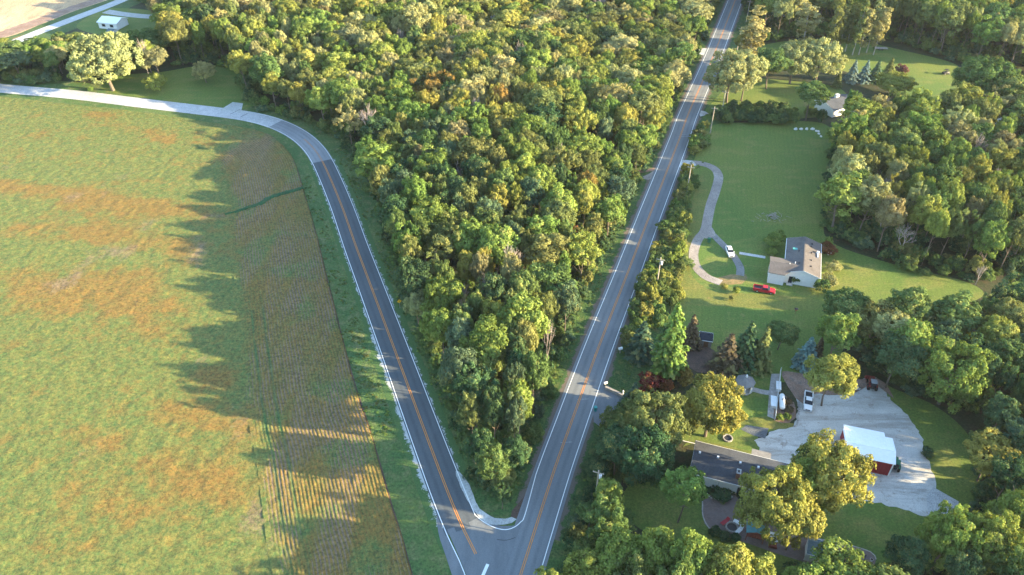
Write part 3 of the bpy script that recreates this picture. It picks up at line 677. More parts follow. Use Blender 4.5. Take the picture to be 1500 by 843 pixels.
def crown_broad(name, seed, R=4.0, H=7.0, z0=4.0, lobes=34, leaf=.29, density=1.0, zmin=-.55, lr=(.24, .40), irregular=.22, gap=0.0, mat='leaf', top=1.0):
    """crown of leaf clumps: clumps sit on an uneven shell, each a ball of leaf faces"""
    rng = np.random.default_rng(seed); zc = z0 + H * .46
    D = sph(rng, lobes * 8, zmin)
    sel = [0]                                       # spread clump centres evenly
    dist = np.full(len(D), 9.0)
    for k in range(lobes - 1):
        dist = np.minimum(dist, np.linalg.norm(D - D[sel[-1]], axis=1) * rng.uniform(.8, 1.2, len(D))); sel.append(int(np.argmax(dist)))
    D = D[sel]
    rad = 1 - irregular + rng.uniform(0, 1, lobes) * irregular * 1.6
    r_l = rng.uniform(*lr, lobes) * R
    Cc = D * (np.array([R, R, H * .54])[None, :] * rad[:, None] - r_l[:, None] * .75)
    Cc[:, 2] *= top
    Cc[:, 2] += zc
    # second order clumps riding on the first
    C2 = []; r2 = []; lv2 = []
    lv = rng.uniform(0, 1, lobes)
    for c, r, v, d in zip(Cc, r_l, lv, D):
        m = rng.integers(5, 9)
        for e in sph(rng, m, -.6):
            e = e + d * .5; e /= np.linalg.norm(e)
            C2.append(c + e * r * rng.uniform(.7, 1.05)); r2.append(r * rng.uniform(.32, .55)); lv2.append(v * .6 + rng.uniform(0, .4))
        C2.append(c); r2.append(r * .85); lv2.append(v)
    C2 = np.array(C2); r2 = np.array(r2); lv2 = np.array(lv2)
    cnt = np.maximum(4, (density * 4 * PI * r2 ** 2 * .62 / (leaf * leaf * .75))).astype(int)
    idx = np.repeat(np.arange(len(C2)), cnt); n = len(idx)
    d = sph(rng, n, -.75)
    out = C2[idx] - np.array([0, 0, zc]); out /= np.linalg.norm(out, axis=1)[:, None] + 1e-9
    keep = (d * out).sum(1) > -.35; idx, d, out = idx[keep], d[keep], out[keep]; n = len(idx)
    P = C2[idx] + d * (r2[idx] * rng.uniform(.75, 1.15, n))[:, None]
    P += rng.normal(size=(n, 3)) * .07
    if gap > 0:
        hole = rng.uniform(size=len(C2)) < gap; k = ~hole[idx]; P, idx, d, out = P[k], idx[k], d[k], out[k]; n = len(idx)
    Nn = d + rng.normal(size=(n, 3)) * .33 + out * .22 + np.array([0, 0, .15]); Nn /= np.linalg.norm(Nn, axis=1)[:, None]
    var = np.clip(lv2[idx] * .75 + rng.uniform(0, .35, n), 0, 1.1)
    return mesh_quads(name, quads(P, Nn, leaf * rng.uniform(.65, 1.3, n), rng), var, M[mat])
def crown_conifer(name, seed, R=2.6, H=11.0, z0=.5, leaf=.34, tiers=19, dens=1.25, droop=.25, pw=.8, mat='needle'):
    rng = np.random.default_rng(seed); Ps = []; Ns = []; va = []
    for t in range(tiers):
        f = t / (tiers - 1); z = z0 + (H - z0) * f; L = R * (1 - f) ** pw + .12; nb = max(5, int(9 * (1 - f) + 4)); ph = rng.uniform(0, 6)
        for b in range(nb):
            a = ph + 2 * PI * b / nb + rng.uniform(-.15, .15); l = L * rng.uniform(.62, 1.18); m = max(3, int(l / leaf * 3.6 * dens)); v = rng.uniform(0, 1)
            s = rng.uniform(.12, 1, m) ** .7
            x = np.cos(a) * l * s; y = np.sin(a) * l * s; w = (1.15 - s) * l * .24
            off = rng.uniform(-1, 1, m) * w
            P = np.stack([x - np.sin(a) * off, y + np.cos(a) * off, z - droop * l * s ** 1.5 + rng.uniform(-.16, .16, m)], 1)
            Nn = np.stack([np.cos(a) * .55 + rng.normal(0, .3, m), np.sin(a) * .55 + rng.normal(0, .3, m), np.full(m, .8)], 1)
            Ps.append(P); Ns.append(Nn); va.append(np.clip(v * .6 + s * .5 - .1 + rng.uniform(-.1, .1, m), 0, 1))
    P = np.concatenate(Ps); Nn = np.concatenate(Ns); Nn /= np.linalg.norm(Nn, axis=1)[:, None]
    return mesh_quads(name, quads(P, Nn, leaf * rng.uniform(.7, 1.3, len(P)), rng, 1.8), np.concatenate(va), M[mat])
def limb(mb, p0, p1, r0, r1, n=6): mb.tube(p0, p1, r0, r1, n)
def trunk_mesh(name, seed, H=9.0, r=.22, R=3.0, z0=3.0, mat='bark', limbs=6, lean=.3):
    rng = random.Random(seed); mb = MB(); p = Vector((0, 0, -.1)); pts = [p]
    for k in range(4):
        p = p + Vector((rng.uniform(-lean, lean), rng.uniform(-lean, lean), H / 4)); pts.append(p)
    for k in range(4): limb(mb, pts[k], pts[k + 1], r * (1 - k * .22), r * (1 - (k + 1) * .22), 7)
    for k in range(limbs):
        f = rng.uniform(.3, .85); i = min(3, int(f * 4)); q = pts[i].lerp(pts[i + 1], f * 4 - i); a = 2 * PI * k / limbs + rng.uniform(-.4, .4); l = R * rng.uniform(.55, .9)
        mid = q + Vector((math.cos(a) * l * .5, math.sin(a) * l * .5, l * .35)); e = q + Vector((math.cos(a) * l, math.sin(a) * l, l * .85))
        limb(mb, q, mid, r * .45, r * .3, 5); limb(mb, mid, e, r * .3, r * .08, 5)
    me_o = mb.build(name, M[mat], link=False); return me_o.data
def bare_mesh(name, seed, H=9.0, r=.2, mat='dead_bark', spread=.55, twig=5):
    rng = random.Random(seed); mb = MB()
    def grow(p, d, l, r, lev):
        q = p + d * l; mb.tube(p, q, r, r * .62, 5 if lev < 2 else 3)
        if lev >= twig: return
        for k in range(3 if lev < 3 else 2 + (lev < 4)):
            v = Vector((rng.gauss(0, 1), rng.gauss(0, 1), rng.gauss(0, .6))); nd = (d + v * spread * .75 + Vector((0, 0, .12))).normalized()
            grow(p.lerp(q, rng.uniform(.65, 1)), nd, l * rng.uniform(.62, .86), max(r * .60, .028), lev + 1)
    grow(Vector((0, 0, -.1)), Vector((0, 0, 1)), H * .30, r, 0)
    return mb.build(name, M[mat], link=False).data

KINDS = []      # (crown mesh, trunk mesh, natural radius, natural height, name, kind word)
def add_kind(cm, tm, R, H, nm, word): KINDS.append(dict(crown=cm, trunk=tm, R=R, H=H, name=nm, word=word, src=None)); return len(KINDS) - 1
BROAD = []
specs = [dict(R=4.2, H=7.5, z0=7.8, lobes=36), dict(R=4.4, H=6.6, z0=8.4, lobes=44, lr=(.2, .34)), dict(R=3.9, H=8.6, z0=7.8, lobes=40, irregular=.30),
         dict(R=4.5, H=7.8, z0=7.6, lobes=30, lr=(.26, .44), irregular=.34), dict(R=4.0, H=7.0, z0=8.1, lobes=52, lr=(.17, .30), irregular=.26), dict(R=4.2, H=8.0, z0=8.0, lobes=34, irregular=.42, gap=.10, lr=(.2, .38)),
         dict(R=4.3, H=8.2, z0=7.6, lobes=48, lr=(.18, .30), irregular=.38, gap=.12, leaf=.26), dict(R=3.6, H=9.2, z0=7.2, lobes=42, lr=(.22, .36), irregular=.3),
         dict(R=3.2, H=9.6, z0=7.0, lobes=46, lr=(.2, .34), irregular=.34), dict(R=4.6, H=6.4, z0=8.6, lobes=64, lr=(.13, .22), irregular=.5, gap=.18, leaf=.26), dict(R=4.3, H=8.6, z0=7.2, lobes=28, lr=(.18, .30), irregular=.6, gap=.15, leaf=.27)]
for i, s in enumerate(specs):
    BROAD.append(add_kind(crown_broad('crown', 100 + i, **s), trunk_mesh('trunk', 200 + i, H=s['z0'] + s['H'] * .7), s['R'], s['z0'] + s['H'], 'broadleaf_tree', 'broadleaf'))
# large, finely leaved specimen trees near the camera
BIG = []
for i, s in enumerate([dict(R=7.0, H=11.5, z0=4.0, lobes=80, lr=(.15, .25), leaf=.31, irregular=.34), dict(R=6.6, H=10.5, z0=4.0, lobes=64, lr=(.17, .28), leaf=.31, irregular=.26), dict(R=6.8, H=12, z0=3.2, lobes=74, lr=(.14, .24), leaf=.30, irregular=.42, gap=.08)]):
    BIG.append(add_kind(crown_broad('crown', 300 + i, **s), trunk_mesh('trunk', 320 + i, H=12, r=.42, R=6, limbs=9), s['R'], s['z0'] + s['H'], 'large_broadleaf_tree', 'broadleaf'))
SHRUB = [add_kind(crown_broad('foliage', 400 + i, R=1.6, H=2.5, z0=.1, lobes=14, leaf=.26, zmin=-.2, lr=(.3, .48), irregular=.35), trunk_mesh('stem', 420 + i, H=1.6, r=.06, R=1.1, limbs=4, lean=.1), 1.6, 2.6, 'shrub', 'shrub') for i in range(3)]
UNDER = [add_kind(crown_broad('foliage', 430 + i, R=2.4, H=4.6, z0=.2, lobes=22, leaf=.27, zmin=-.3, lr=(.26, .42), irregular=.45), trunk_mesh('stem', 440 + i, H=3, r=.08, R=1.6, limbs=5), 2.4, 4.8, 'small_tree', 'bushy') for i in range(3)]
POPLAR = [add_kind(crown_broad('crown', 450 + i, R=2.1, H=13.5, z0=3.6, lobes=44, leaf=.32, lr=(.30, .46), irregular=.35, gap=.12, zmin=-.85), trunk_mesh('trunk', 460 + i, H=15, r=.2, R=1.6, mat='pale_bark', limbs=7, lean=.2), 2.1, 17, 'poplar_tree', 'poplar') for i in range(2)]
SPRUCE = [add_kind(crown_conifer('crown', 470, R=2.5, H=10.5), trunk_mesh('trunk', 480, H=9.5, r=.18, R=.8, limbs=2, lean=.03), 2.5, 10.5, 'spruce_tree', 'spruce'),
          add_kind(crown_conifer('crown', 471, R=2.3, H=12, tiers=20, droop=.35), trunk_mesh('trunk', 481, H=11, r=.18, R=.8, limbs=2, lean=.03), 2.3, 12, 'spruce_tree', 'spruce')]
PINE = [add_kind(crown_conifer('crown', 475, R=4.2, H=17, z0=1.5, tiers=24, leaf=.46, dens=1.5, droop=.05, pw=.62, mat='leaf'), trunk_mesh('trunk', 485, H=15, r=.3, R=1.5, limbs=3, lean=.05), 4.2, 17, 'pine_tree', 'pine')]
DEAD = [add_kind(bare_mesh('branches', 490 + i, H=11, r=.2), None, 4.0, 11, 'bare_tree', 'bare') for i in range(3)]

TINT0 = dict(yg=(.112, .142, .034), mid=(.062, .096, .032), dark=(.036, .066, .030), olive=(.090, .102, .036), blue=(.052, .086, .050), pale=(.172, .172, .076),
            gold=(.150, .150, .038), orange=(.22, .12, .03), rust=(.18, .055, .03), tan=(.125, .120, .060), spruce=(.035, .062, .040), silver=(.10, .15, .14), brown=(.07, .055, .035), lime=(.088, .130, .032), crimson=(.16, .03, .025), purple=(.10, .05, .05))
TINT = {k: tuple(c * 1.5 for c in v) for k, v in TINT0.items()}
TINT['orange'] = (.19, .135, .04); TINT['rust'] = (.17, .07, .035); TINT['crimson'] = (.13, .03, .028)
CW = dict(yg='yellow-green', mid='mid green', dark='dark green', olive='olive', blue='bluish green', pale='pale green', gold='golden yellow', orange='orange tinged', rust='rusty red', tan='tan leaved', lime='fresh green')
TREES_N = 0
def put(k, loc, R, H, rz, tint, label, cat, group=None, nm=None):
    """one tree of kind k: an Empty at its foot, trunk and crown below it"""
    K = KINDS[k]; t = thing(nm or K['name'], label, cat, (loc[0], loc[1], 0), rz, group)
    t.scale = (R / K['R'], R / K['R'], H / K['H'])
    parts = []
    if K['trunk'] is not None:
        o = bpy.data.objects.new('stem' if 'stem' in K['trunk'].name else 'trunk', K['trunk']); C.objects.link(o); o.parent = t; parts.append(o)
    nmn = 'branches' if K['trunk'] is None else ('foliage' if K['crown'].name.startswith('foliage') else 'crown')
    c = bpy.data.objects.new(nmn, K['crown']); C.objects.link(c); c.parent = t; c['tint'] = [float(x) for x in tint]
    if K['src'] is None: K['src'] = (c, parts[0] if parts else None)
    return t
R0 = random.Random(12)
def jit(t, a=.16):
    q = 1 + R0.uniform(-a, a); return (t[0] * q * (1 + R0.uniform(-.12, .12)), t[1] * q, t[2] * q)
OCC = []        # (x, y, r) taken by specimen trees
def spec(cx, cy, rpx, H, k, tint, label, cat='tree', group=None, R=None, sq=1.0, nm=None):
    """specimen tree whose crown middle is seen at cx, cy with radius rpx"""
    if H >= 8.5 and k not in SPRUCE + SHRUB: H *= (1.3 if cy < 780 or cx > 1180 else 1.6)
    zc = H * (.74 if k in BROAD else .6 if k not in SHRUB + UNDER + SPRUCE + PINE else .45)
    p = at(cx, cy, zc); r = R or rpx / scale_at(p)
    put(k, (p.x, p.y), r * sq, H, R0.uniform(0, 6.28), jit(TINT[tint], .06), label, cat, group, nm)
    OCC.append((p.x, p.y, r * .8))
B0, B1, B2, B3, B4, B5, B6, B7 = BROAD[:8]
G0, G1, G2 = BIG
# yards, right of the road
spec(1214, 700, 50, 15, G0, 'gold', 'huge yellow-green tree between the red barn and the long house, right of two', 'tree')
spec(1136, 738, 48, 14.5, G2, 'gold', 'huge yellow-green tree leaning over the right end of the long house')
spec(1172, 752, 32, 12, B5, 'gold', 'golden tree above the grey-blue garden shed')
spec(1188, 676, 24, 11, B4, 'mid', 'mid green tree close behind the two huge ones, left of the red barn')
spec(1004, 716, 30, 11, B4, 'lime', 'round mid green tree in front of the long house')
spec(1043, 596, 43, 12, G1, 'gold', 'broad yellow-green tree beside the white gazebo')
spec(962, 618, 44, 12.5, G2, 'olive', 'broad olive tree left of the yellow-green one by the gazebo')
spec(945, 668, 42, 11, G1, 'dark', 'dark green broad tree left of the long house')
spec(905, 655, 30, 9, B1, 'dark', 'dark green tree by the roadside left of the long house')
spec(893, 722, 20, 9, B7, 'lime', 'slim fresh green tree beside the nearest utility pole')
spec(908, 765, 22, 7, B4, 'mid', 'mid green tree below the slim one near the utility pole')
spec(984, 505, 29, 17, PINE[0], 'lime', 'tall soft light green pine near the road', 'pine')
spec(1001, 553, 16, 4.5, UNDER[0], 'orange', 'round orange shrub below the tall pine', 'shrub')
spec(952, 560, 16, 4, UNDER[1], 'crimson', 'dark crimson shrub left of the orange one', 'shrub')
spec(978, 566, 10, 3, SHRUB[0], 'rust', 'low rusty shrub under the tall pine', 'shrub')
spec(928, 582, 20, 8, SPRUCE[0], 'spruce', 'grey-green spruce behind the stone entrance wall', 'spruce')
spec(941, 500, 24, 11, SPRUCE[1], 'spruce', 'dark spruce left of the tall pine by the road', 'spruce')
spec(1013, 487, 17, 10, SPRUCE[0], 'brown', 'brownish conifer between the tall pine and the dark shed', 'spruce')
spec(1066, 519, 28, 11, SPRUCE[1], 'brown', 'dark brown spruce, leftmost of three conifers right of the dark shed', 'spruce')
spec(1094, 508, 27, 14, SPRUCE[0], 'dark', 'tall dark green spruce, middle of the three conifers', 'spruce')
spec(1117, 514, 20, 13, SPRUCE[1], 'olive', 'slim yellowish spruce, rightmost of the three conifers', 'spruce')
spec(1146, 488, 22, 7.5, B1, 'mid', 'round mid green tree on the lawn right of three conifers', 'tree')
spec(1183, 518, 20, 9, SPRUCE[0], 'silver', 'silvery blue spruce above the gravel yard', 'spruce')
spec(1201, 508, 9, 8, SPRUCE[1], 'brown', 'small brown conifer right of the silvery spruce', 'spruce')
spec(1220, 548, 34, 10.5, B3, 'gold', 'orange and green maple overhanging the gravel yard', 'tree')
spec(1229, 482, 27, 12, B7, 'lime', 'tall fresh green tree above the orange and green maple')
spec(1243, 450, 32, 9, B1, 'mid', 'broad mid green tree below the sunny lawn')
spec(1283, 470, 30, 10, B5, 'olive', 'loose olive tree right of the tall fresh green one')
spec(1310, 482, 26, 11, B4, 'pale', 'pale greyish green tree at the left end of the tree belt')
spec(1318, 520, 32, 11, B3, 'dark', 'dark broad tree behind the tractor')
spec(1398, 545, 46, 13, G2, 'lime', 'huge green tree right of the gravel yard, orange at its foot')
spec(1462, 490, 26, 11, B1, 'gold', 'bright yellow-green round tree near the right edge of the photo')
spec(1455, 665, 32, 9, B5, 'gold', 'bright yellow tree standing alone right of the gravel yard')
spec(1340, 500, 32, 12, B2, 'yg', 'sunlit yellow-green tree in the middle of the tree belt')
spec(906, 622, 15, 6, B4, 'mid', 'small green tree overhanging the entrance drive')
spec(1128, 100, 10, 4, UNDER[1], 'mid', 'low green shrub under the shaded lawn trees', 'shrub')
spec(752, 664, 20, 9, B3, 'dark', 'dark tree near the wedge tip on its right road side')
spec(700, 655, 20, 10, B5, 'dark', 'dark tree near the wedge tip on its left road side')
spec(738, 700, 17, 7, B1, 'olive', 'olive tree behind the last tree of the wedge tip')
spec(712, 706, 13, 5, UNDER[0], 'dark', 'dark bushy tree left of the wedge tip', 'tree')
spec(1183, 716, 34, 13, G1, 'yg', 'yellow-green tree filling the gap between the two huge ones')
spec(876, 684, 18, 7, B1, 'dark', 'small dark tree by the road above the nearest utility pole')
spec(864, 752, 17, 6, B4, 'mid', 'small mid green tree by the road below the nearest utility pole')
# bottom row
for i, (x, y, r, h, k, t) in enumerate([(862, 818, 26, 8, B4, 'mid'), (905, 815, 34, 10, B3, 'lime'), (955, 818, 34, 11, B5, 'yg'), (1012, 826, 35, 12, B3, 'lime'), (1066, 836, 34, 12, B1, 'gold'), (1110, 842, 25, 10, B7, 'gold'), (985, 866, 38, 11, G2, 'mid'), (1048, 876, 38, 11, G1, 'yg'), (925, 866, 38, 10, G2, 'olive')]):
    spec(x, y, r, h, k, t, '%s tree in the bottom row below the patio, number %s from the road' % (CW[t], ['one', 'two', 'three', 'four', 'five', 'six', 'seven', 'eight', 'nine'][i]) if False else
         ['small mid green tree by the road in the bottom row', 'fresh green tree second from the road in the bottom row', 'yellow-green tree third from the road in the bottom row', 'broad fresh green tree below the mown lawn corner', 'golden tree below the fire pit', 'slim golden tree below the play house', 'mid green tree on the bottom edge left of centre of the row', 'yellow-green tree on the bottom edge under the golden one', 'olive tree on the bottom edge nearest the road'][i])
spec(1224, 836, 15, 5, UNDER[1], 'mid', 'small bright green tree right of the grey-blue garden shed')
spec(1165, 846, 18, 4, UNDER[0], 'dark', 'low dark tree below the grey-blue garden shed')
spec(1295, 845, 20, 6, B0, 'mid', 'mid green tree at the right end of the patio')
spec(1330, 815, 28, 9, B4, 'dark', 'dark green tree right of the patio end')
spec(1392, 790, 38, 13, G2, 'yg', 'big yellow-green tree below the concrete slab')
spec(1448, 800, 38, 13, G0, 'yg', 'big yellow-green tree in the bottom right corner, left of two')
spec(1492, 760, 36, 12, G1, 'lime', 'big fresh green tree at the right edge above the bottom corner')
spec(1480, 845, 36, 12, G2, 'mid', 'big green tree in the bottom right corner, right of two')
# around the white house
spec(1134, 352, 15, 4.5, UNDER[0], 'lime', 'green shrub tree left of the white house', 'shrub')
spec(1131, 370, 8, 2, SHRUB[0], 'yg', 'low yellowish shrub at the end of the concrete path', 'shrub')
spec(1212, 366, 11, 3, UNDER[2], 'rust', 'rusty red shrub right of the white house', 'shrub')
spec(1213, 357, 6, 3.5, SHRUB[1], 'yg', 'yellow-green shrub behind the rusty one by the white house', 'shrub')
spec(1222, 392, 10, 3, UNDER[1], 'pale', 'pale shrub along the right wall of the white house', 'shrub')
spec(1216, 412, 12, 3, UNDER[0], 'pale', 'pale rounded shrub at the near right corner of the white house', 'shrub')
spec(1203, 419, 10, 3.4, UNDER[2], 'mid', 'green spreading shrub at the near corner of the white house', 'shrub')
spec(1163, 408, 9, 2.6, SHRUB[2], 'mid', 'green shrub against the near white wall beside the door', 'shrub')
spec(1061, 420, 5, 1.1, SHRUB[0], 'gold', 'small golden shrub at the end of the dirt loop', 'shrub')
spec(1079, 426, 5.5, 1.8, SHRUB[1], 'yg', 'round yellow-green shrub left of the red pickup', 'shrub')
spec(1071, 437, 3.5, 1.2, SHRUB[2], 'olive', 'tiny olive shrub on the lawn below the round one', 'shrub')
spec(1056.5, 724, 17, 1.3, SHRUB[0], 'dark', 'oval dark shrub bed in front of the long house', 'shrub')
spec(1142.6, 612, 6, 1.3, SHRUB[1], 'yg', 'round golden green shrub left of two beside the gas tank', 'shrub')
spec(1152.6, 610.5, 5.5, 1.3, SHRUB[2], 'lime', 'round green shrub right of two beside the gas tank', 'shrub')
spec(1154, 589, 6.5, 1.5, SHRUB[0], 'brown', 'brown shrub right of the white gas tank, upper', 'shrub')
spec(1156, 601, 6.5, 1.4, SHRUB[1], 'brown', 'brown shrub right of the white gas tank, lower', 'shrub')
spec(1358, 664, 9, 1.6, SHRUB[2], 'dark', 'dark green shrub at the right edge of the gravel yard', 'shrub')
spec(1046, 779, 9, 1.2, SHRUB[2], 'dark', 'dark shrub along the patio edge, left of the fire pit', 'shrub')
spec(1062, 785, 9, 1.2, SHRUB[0], 'dark', 'dark shrub along the patio edge, below the fire pit', 'shrub')
spec(1078, 789, 8, 1.2, SHRUB[1], 'dark', 'dark shrub along the patio edge, right of the fire pit', 'shrub')
# top right
spec(1072, 108, 34, 15, G2, 'pale', 'big sunlit tree beside the road, above the two roadside poles', 'tree')
spec(1096, 96, 24, 15, B5, 'pale', 'sunlit tree just behind the big roadside one')
spec(1105, 48, 17, 18, POPLAR[0], 'pale', 'tall tan poplar right of the road near the top', 'poplar')
spec(1090, 62, 12, 9, B0, 'gold', 'small golden tree in front of the tall tan poplar')
spec(1131, 90, 24, 12, B0, 'mid', 'mid green tree with a bare trunk on the shaded lawn')
spec(1165, 88, 28, 13, G1, 'pale', 'pale round tree, left of two behind the grey roofed house')
spec(1203, 86, 30, 13, G0, 'pale', 'pale round tree, right of two behind the grey roofed house')
spec(1190, 138, 24, 11, B4, 'mid', 'dark spreading tree left of the grey roofed house')
spec(1312, 122, 25, 8, G1, 'gold', 'golden tree in front of the row of blue spruces')
spec(1442, 118, 38, 15, G1, 'mid', 'huge round dark green tree on the far lawn at the right')
spec(1478, 128, 28, 13, B1, 'mid', 'round dark green tree right of the huge one')
for x, t_, l in ((1250, 'silver', 'leftmost'), (1268, 'silver', 'second from left'), (1284, 'blue', 'third from left'), (1303, 'olive', 'rightmost')):
    spec(x, 106 - (4 if x > 1290 else 0), 12, 9, SPRUCE[0], t_, 'bluish spruce on the far lawn, %s of four' % l, 'spruce', 'row of spruces on the far lawn')
spec(1228, 118, 8, 7, SPRUCE[1], 'olive', 'small brownish spruce left of the row of four', 'spruce')
spec(1322, 103, 9, 3.6, UNDER[0], 'purple', 'dark purple-red shrub right of the blue spruces', 'shrub')
for i, x in enumerate((1224, 1233, 1241, 1251, 1260, 1271, 1282, 1292)):
    spec(x + R0.uniform(-1, 1), 34 + R0.uniform(-4, 3), 9, 17, POPLAR[i % 2], 'pale' if i > 4 else 'olive', 'slender tall poplar above the far lawn, %s of eight counted from the left' % ['first', 'second', 'third', 'fourth', 'fifth', 'sixth', 'seventh', 'eighth'][i], 'poplar', 'row of tall poplars above the far lawn')
spec(1185, 30, 20, 16, POPLAR[1], 'pale', 'wide pale poplar left of the poplar row', 'poplar', sq=.8)
# far left
spec(150, 86, 44, 17, G2, 'pale', 'huge pale cottonwood beside the road bend at the left', 'tree')
spec(118, 108, 18, 8, UNDER[0], 'yg', 'smaller yellow-green tree at the left foot of the huge cottonwood')
spec(225, 85, 17, 11, B5, 'tan', 'tan tree with dry branches right of the huge cottonwood')
spec(229, 121, 14, 7, UNDER[1], 'yg', 'small lone yellow-green tree in the roadside clearing')
spec(298, 104, 15, 8.4, G2, 'pale', 'sunlit leaning tree on the clearing edge')
spec(133, 131, 4, 1.5, SHRUB[1], 'lime', 'small bright shrub at the roadside by the huge cottonwood', 'shrub')
spec(196, 58, 13, 10, B4, 'mid', 'mid green tree right of the white farm building')
spec(212, 74, 12, 10, B2, 'yg', 'yellow-green tree below the farm drive end')
spec(182, 62, 10, 8, B0, 'dark', 'small dark tree beside the pale farm shed')
# trees that stand out of the wood
spec(610, 445, 17, 10, B7, 'pale', 'pale yellow-green tree on the left edge of the wedge wood by the yellow sign')
spec(722, 678, 24, 11, B6, 'mid', 'rounded mid green tree near the tip of the wedge wood')
spec(735, 722, 14, 7, B6, 'dark', 'last small dark tree at the very tip of the wedge wood')
spec(612, 30, 22, 18, B2, 'pale', 'tall pale poplar-like tree above the far middle of the wood')
spec(540, 66, 18, 15, B1, 'pale', 'pale round crown in the far left part of the wood')
spec(858, 272, 18, 12, B4, 'orange', 'orange-brown tree inside the wood near the right road')
spec(843, 350, 9, 10, B0, 'rust', 'small rusty red crown in the middle of the wood')
spec(855, 300, 14, 12, B1, 'gold', 'golden crown below the orange-brown tree')
spec(722, 465, 20, 13, B6, 'gold', 'dry golden tree near the lower left of the wood')
dead = [(543, 178, 19, 11, 'bare whitish tree near the road bend'), (815, 235, 13, 10, 'bare brown tree in shadow near the right road'), (748, 385, 20, 12, 'large bare tree in the middle of the wedge wood'),
        (672, 262, 12, 10, 'bare tree right of the road bend inside the wood'), (712, 310, 14, 11, 'bare pinkish tree in the left centre of the wood'), (695, 165, 12, 11, 'bare pinkish crown in the upper wood'),
        (760, 82, 13, 11, 'bare pinkish crown at the far centre of the wood'), (797, 95, 12, 11, 'bare twiggy tree right of the far centre'), (587, 60, 10, 10, 'thin bare tree in the far left of the wood'),
        (1327, 347, 21, 9, 'wide bare tree at the edge of the sunny lawn'), (1437, 400, 10, 7, 'small bare tree between the two sunny lawns'), (1432, 218, 15, 10, 'bare whitish tree in the right wood'), (1372, 268, 13, 10, 'bare tree in the middle of the right wood'),
        (1290, 238, 10, 9, 'small bare tree at the left of the right wood'), (1290, 158, 12, 9, 'bare tree below the golden tree near the far lawn'), (208, 78, 10, 10, 'bare tree behind the huge cottonwood'), (1432, 505, 14, 10, 'bare tree in the belt left of the bright round tree'), (1290, 455, 11, 8, 'bare twiggy tree below the sunny lawn'), (640, 395, 9, 9, 'thin bare tree near the yellow road sign')]
for i, (x, y, r, h, l) in enumerate(dead): spec(x, y, r * 1.15, (h + 4 if y < 340 or x < 900 else h), DEAD[i % 3], 'tan', l, 'bare tree')

# ---- woods
WOODS = [
 ('wedge', [(722, 726), (700, 695), (682, 650), (662, 600), (643, 545), (622, 490), (604, 440), (584, 385), (562, 325), (545, 275), (522, 228), (498, 200), (462, 184), (425, 172), (385, 160), (366, 148), (352, 112), (340, 100), (300, 92), (262, 96), (242, 90), (238, 64), (244, 30), (254, -60), (1085, -110), (1056, -20), (1040, 25), (1018, 80), (1000, 112), (985, 150), (968, 192), (950, 235), (932, 262), (908, 312), (886, 358), (862, 408), (842, 452), (824, 500), (808, 545), (794, 592), (778, 640), (764, 682), (746, 720)]),
 ('left strip', [(-140, 112), (0, 121), (60, 123), (100, 120), (150, 116), (200, 104), (235, 95), (232, 82), (200, 80), (150, 76), (112, 72), (70, 80), (30, 90), (-140, 104)]),
 ('right wood', [(1228, 196), (1218, 215), (1216, 250), (1212, 300), (1216, 340), (1248, 358), (1295, 380), (1335, 396), (1390, 402), (1432, 406), (1500, 402), (1700, 404), (1700, 160), (1560, 175), (1490, 196), (1420, 198), (1360, 194), (1290, 188), (1245, 190)]),
 ('tree belt', [(1262, 492), (1300, 494), (1350, 488), (1400, 482), (1450, 474), (1490, 474), (1540, 492), (1600, 540), (1640, 640), (1560, 640), (1500, 636), (1440, 612), (1390, 588), (1340, 572), (1310, 560), (1275, 540), (1255, 505)]),
 ('lower right wood', [(1436, 640), (1500, 640), (1600, 660), (1700, 960), (1420, 960), (1350, 880), (1350, 830), (1410, 790), (1425, 745), (1440, 700)]),
 ('far right wood', [(1112, -110), (1100, -40), (1090, 10), (1118, 30), (1112, 60), (1200, 52), (1290, 58), (1330, 66), (1370, 80), (1405, 92), (1440, 98), (1500, 108), (1700, 90), (1700, -110)]),
 ('bottom wood', [(826, 843), (850, 775), (872, 740), (890, 760), (905, 800), (950, 840), (1100, 880), (1180, 890), (1320, 890), (1320, 1050), (700, 1050), (790, 900)]),
 ('road bushes', [(866, 690), (884, 640), (900, 612), (930, 606), (960, 640), (985, 660), (990, 700), (960, 690), (915, 715), (890, 740), (872, 760), (850, 770), (840, 790)]),
]
BUSHY = [
 ('hedgerow', [(1000, 262), (1010, 258), (1014, 270), (1004, 320), (1003, 370), (1001, 410), (988, 452), (972, 480), (940, 480), (925, 500), (916, 520), (905, 525), (930, 450), (950, 395), (970, 345), (990, 295)]),
 ('far roadside bushes', [(1022, 190), (1034, 188), (1036, 215), (1020, 232), (1012, 225)]),
 ('cross hedge', [(1048, 170), (1080, 160), (1120, 162), (1165, 166), (1200, 172), (1208, 186), (1130, 184), (1046, 182)]),
]
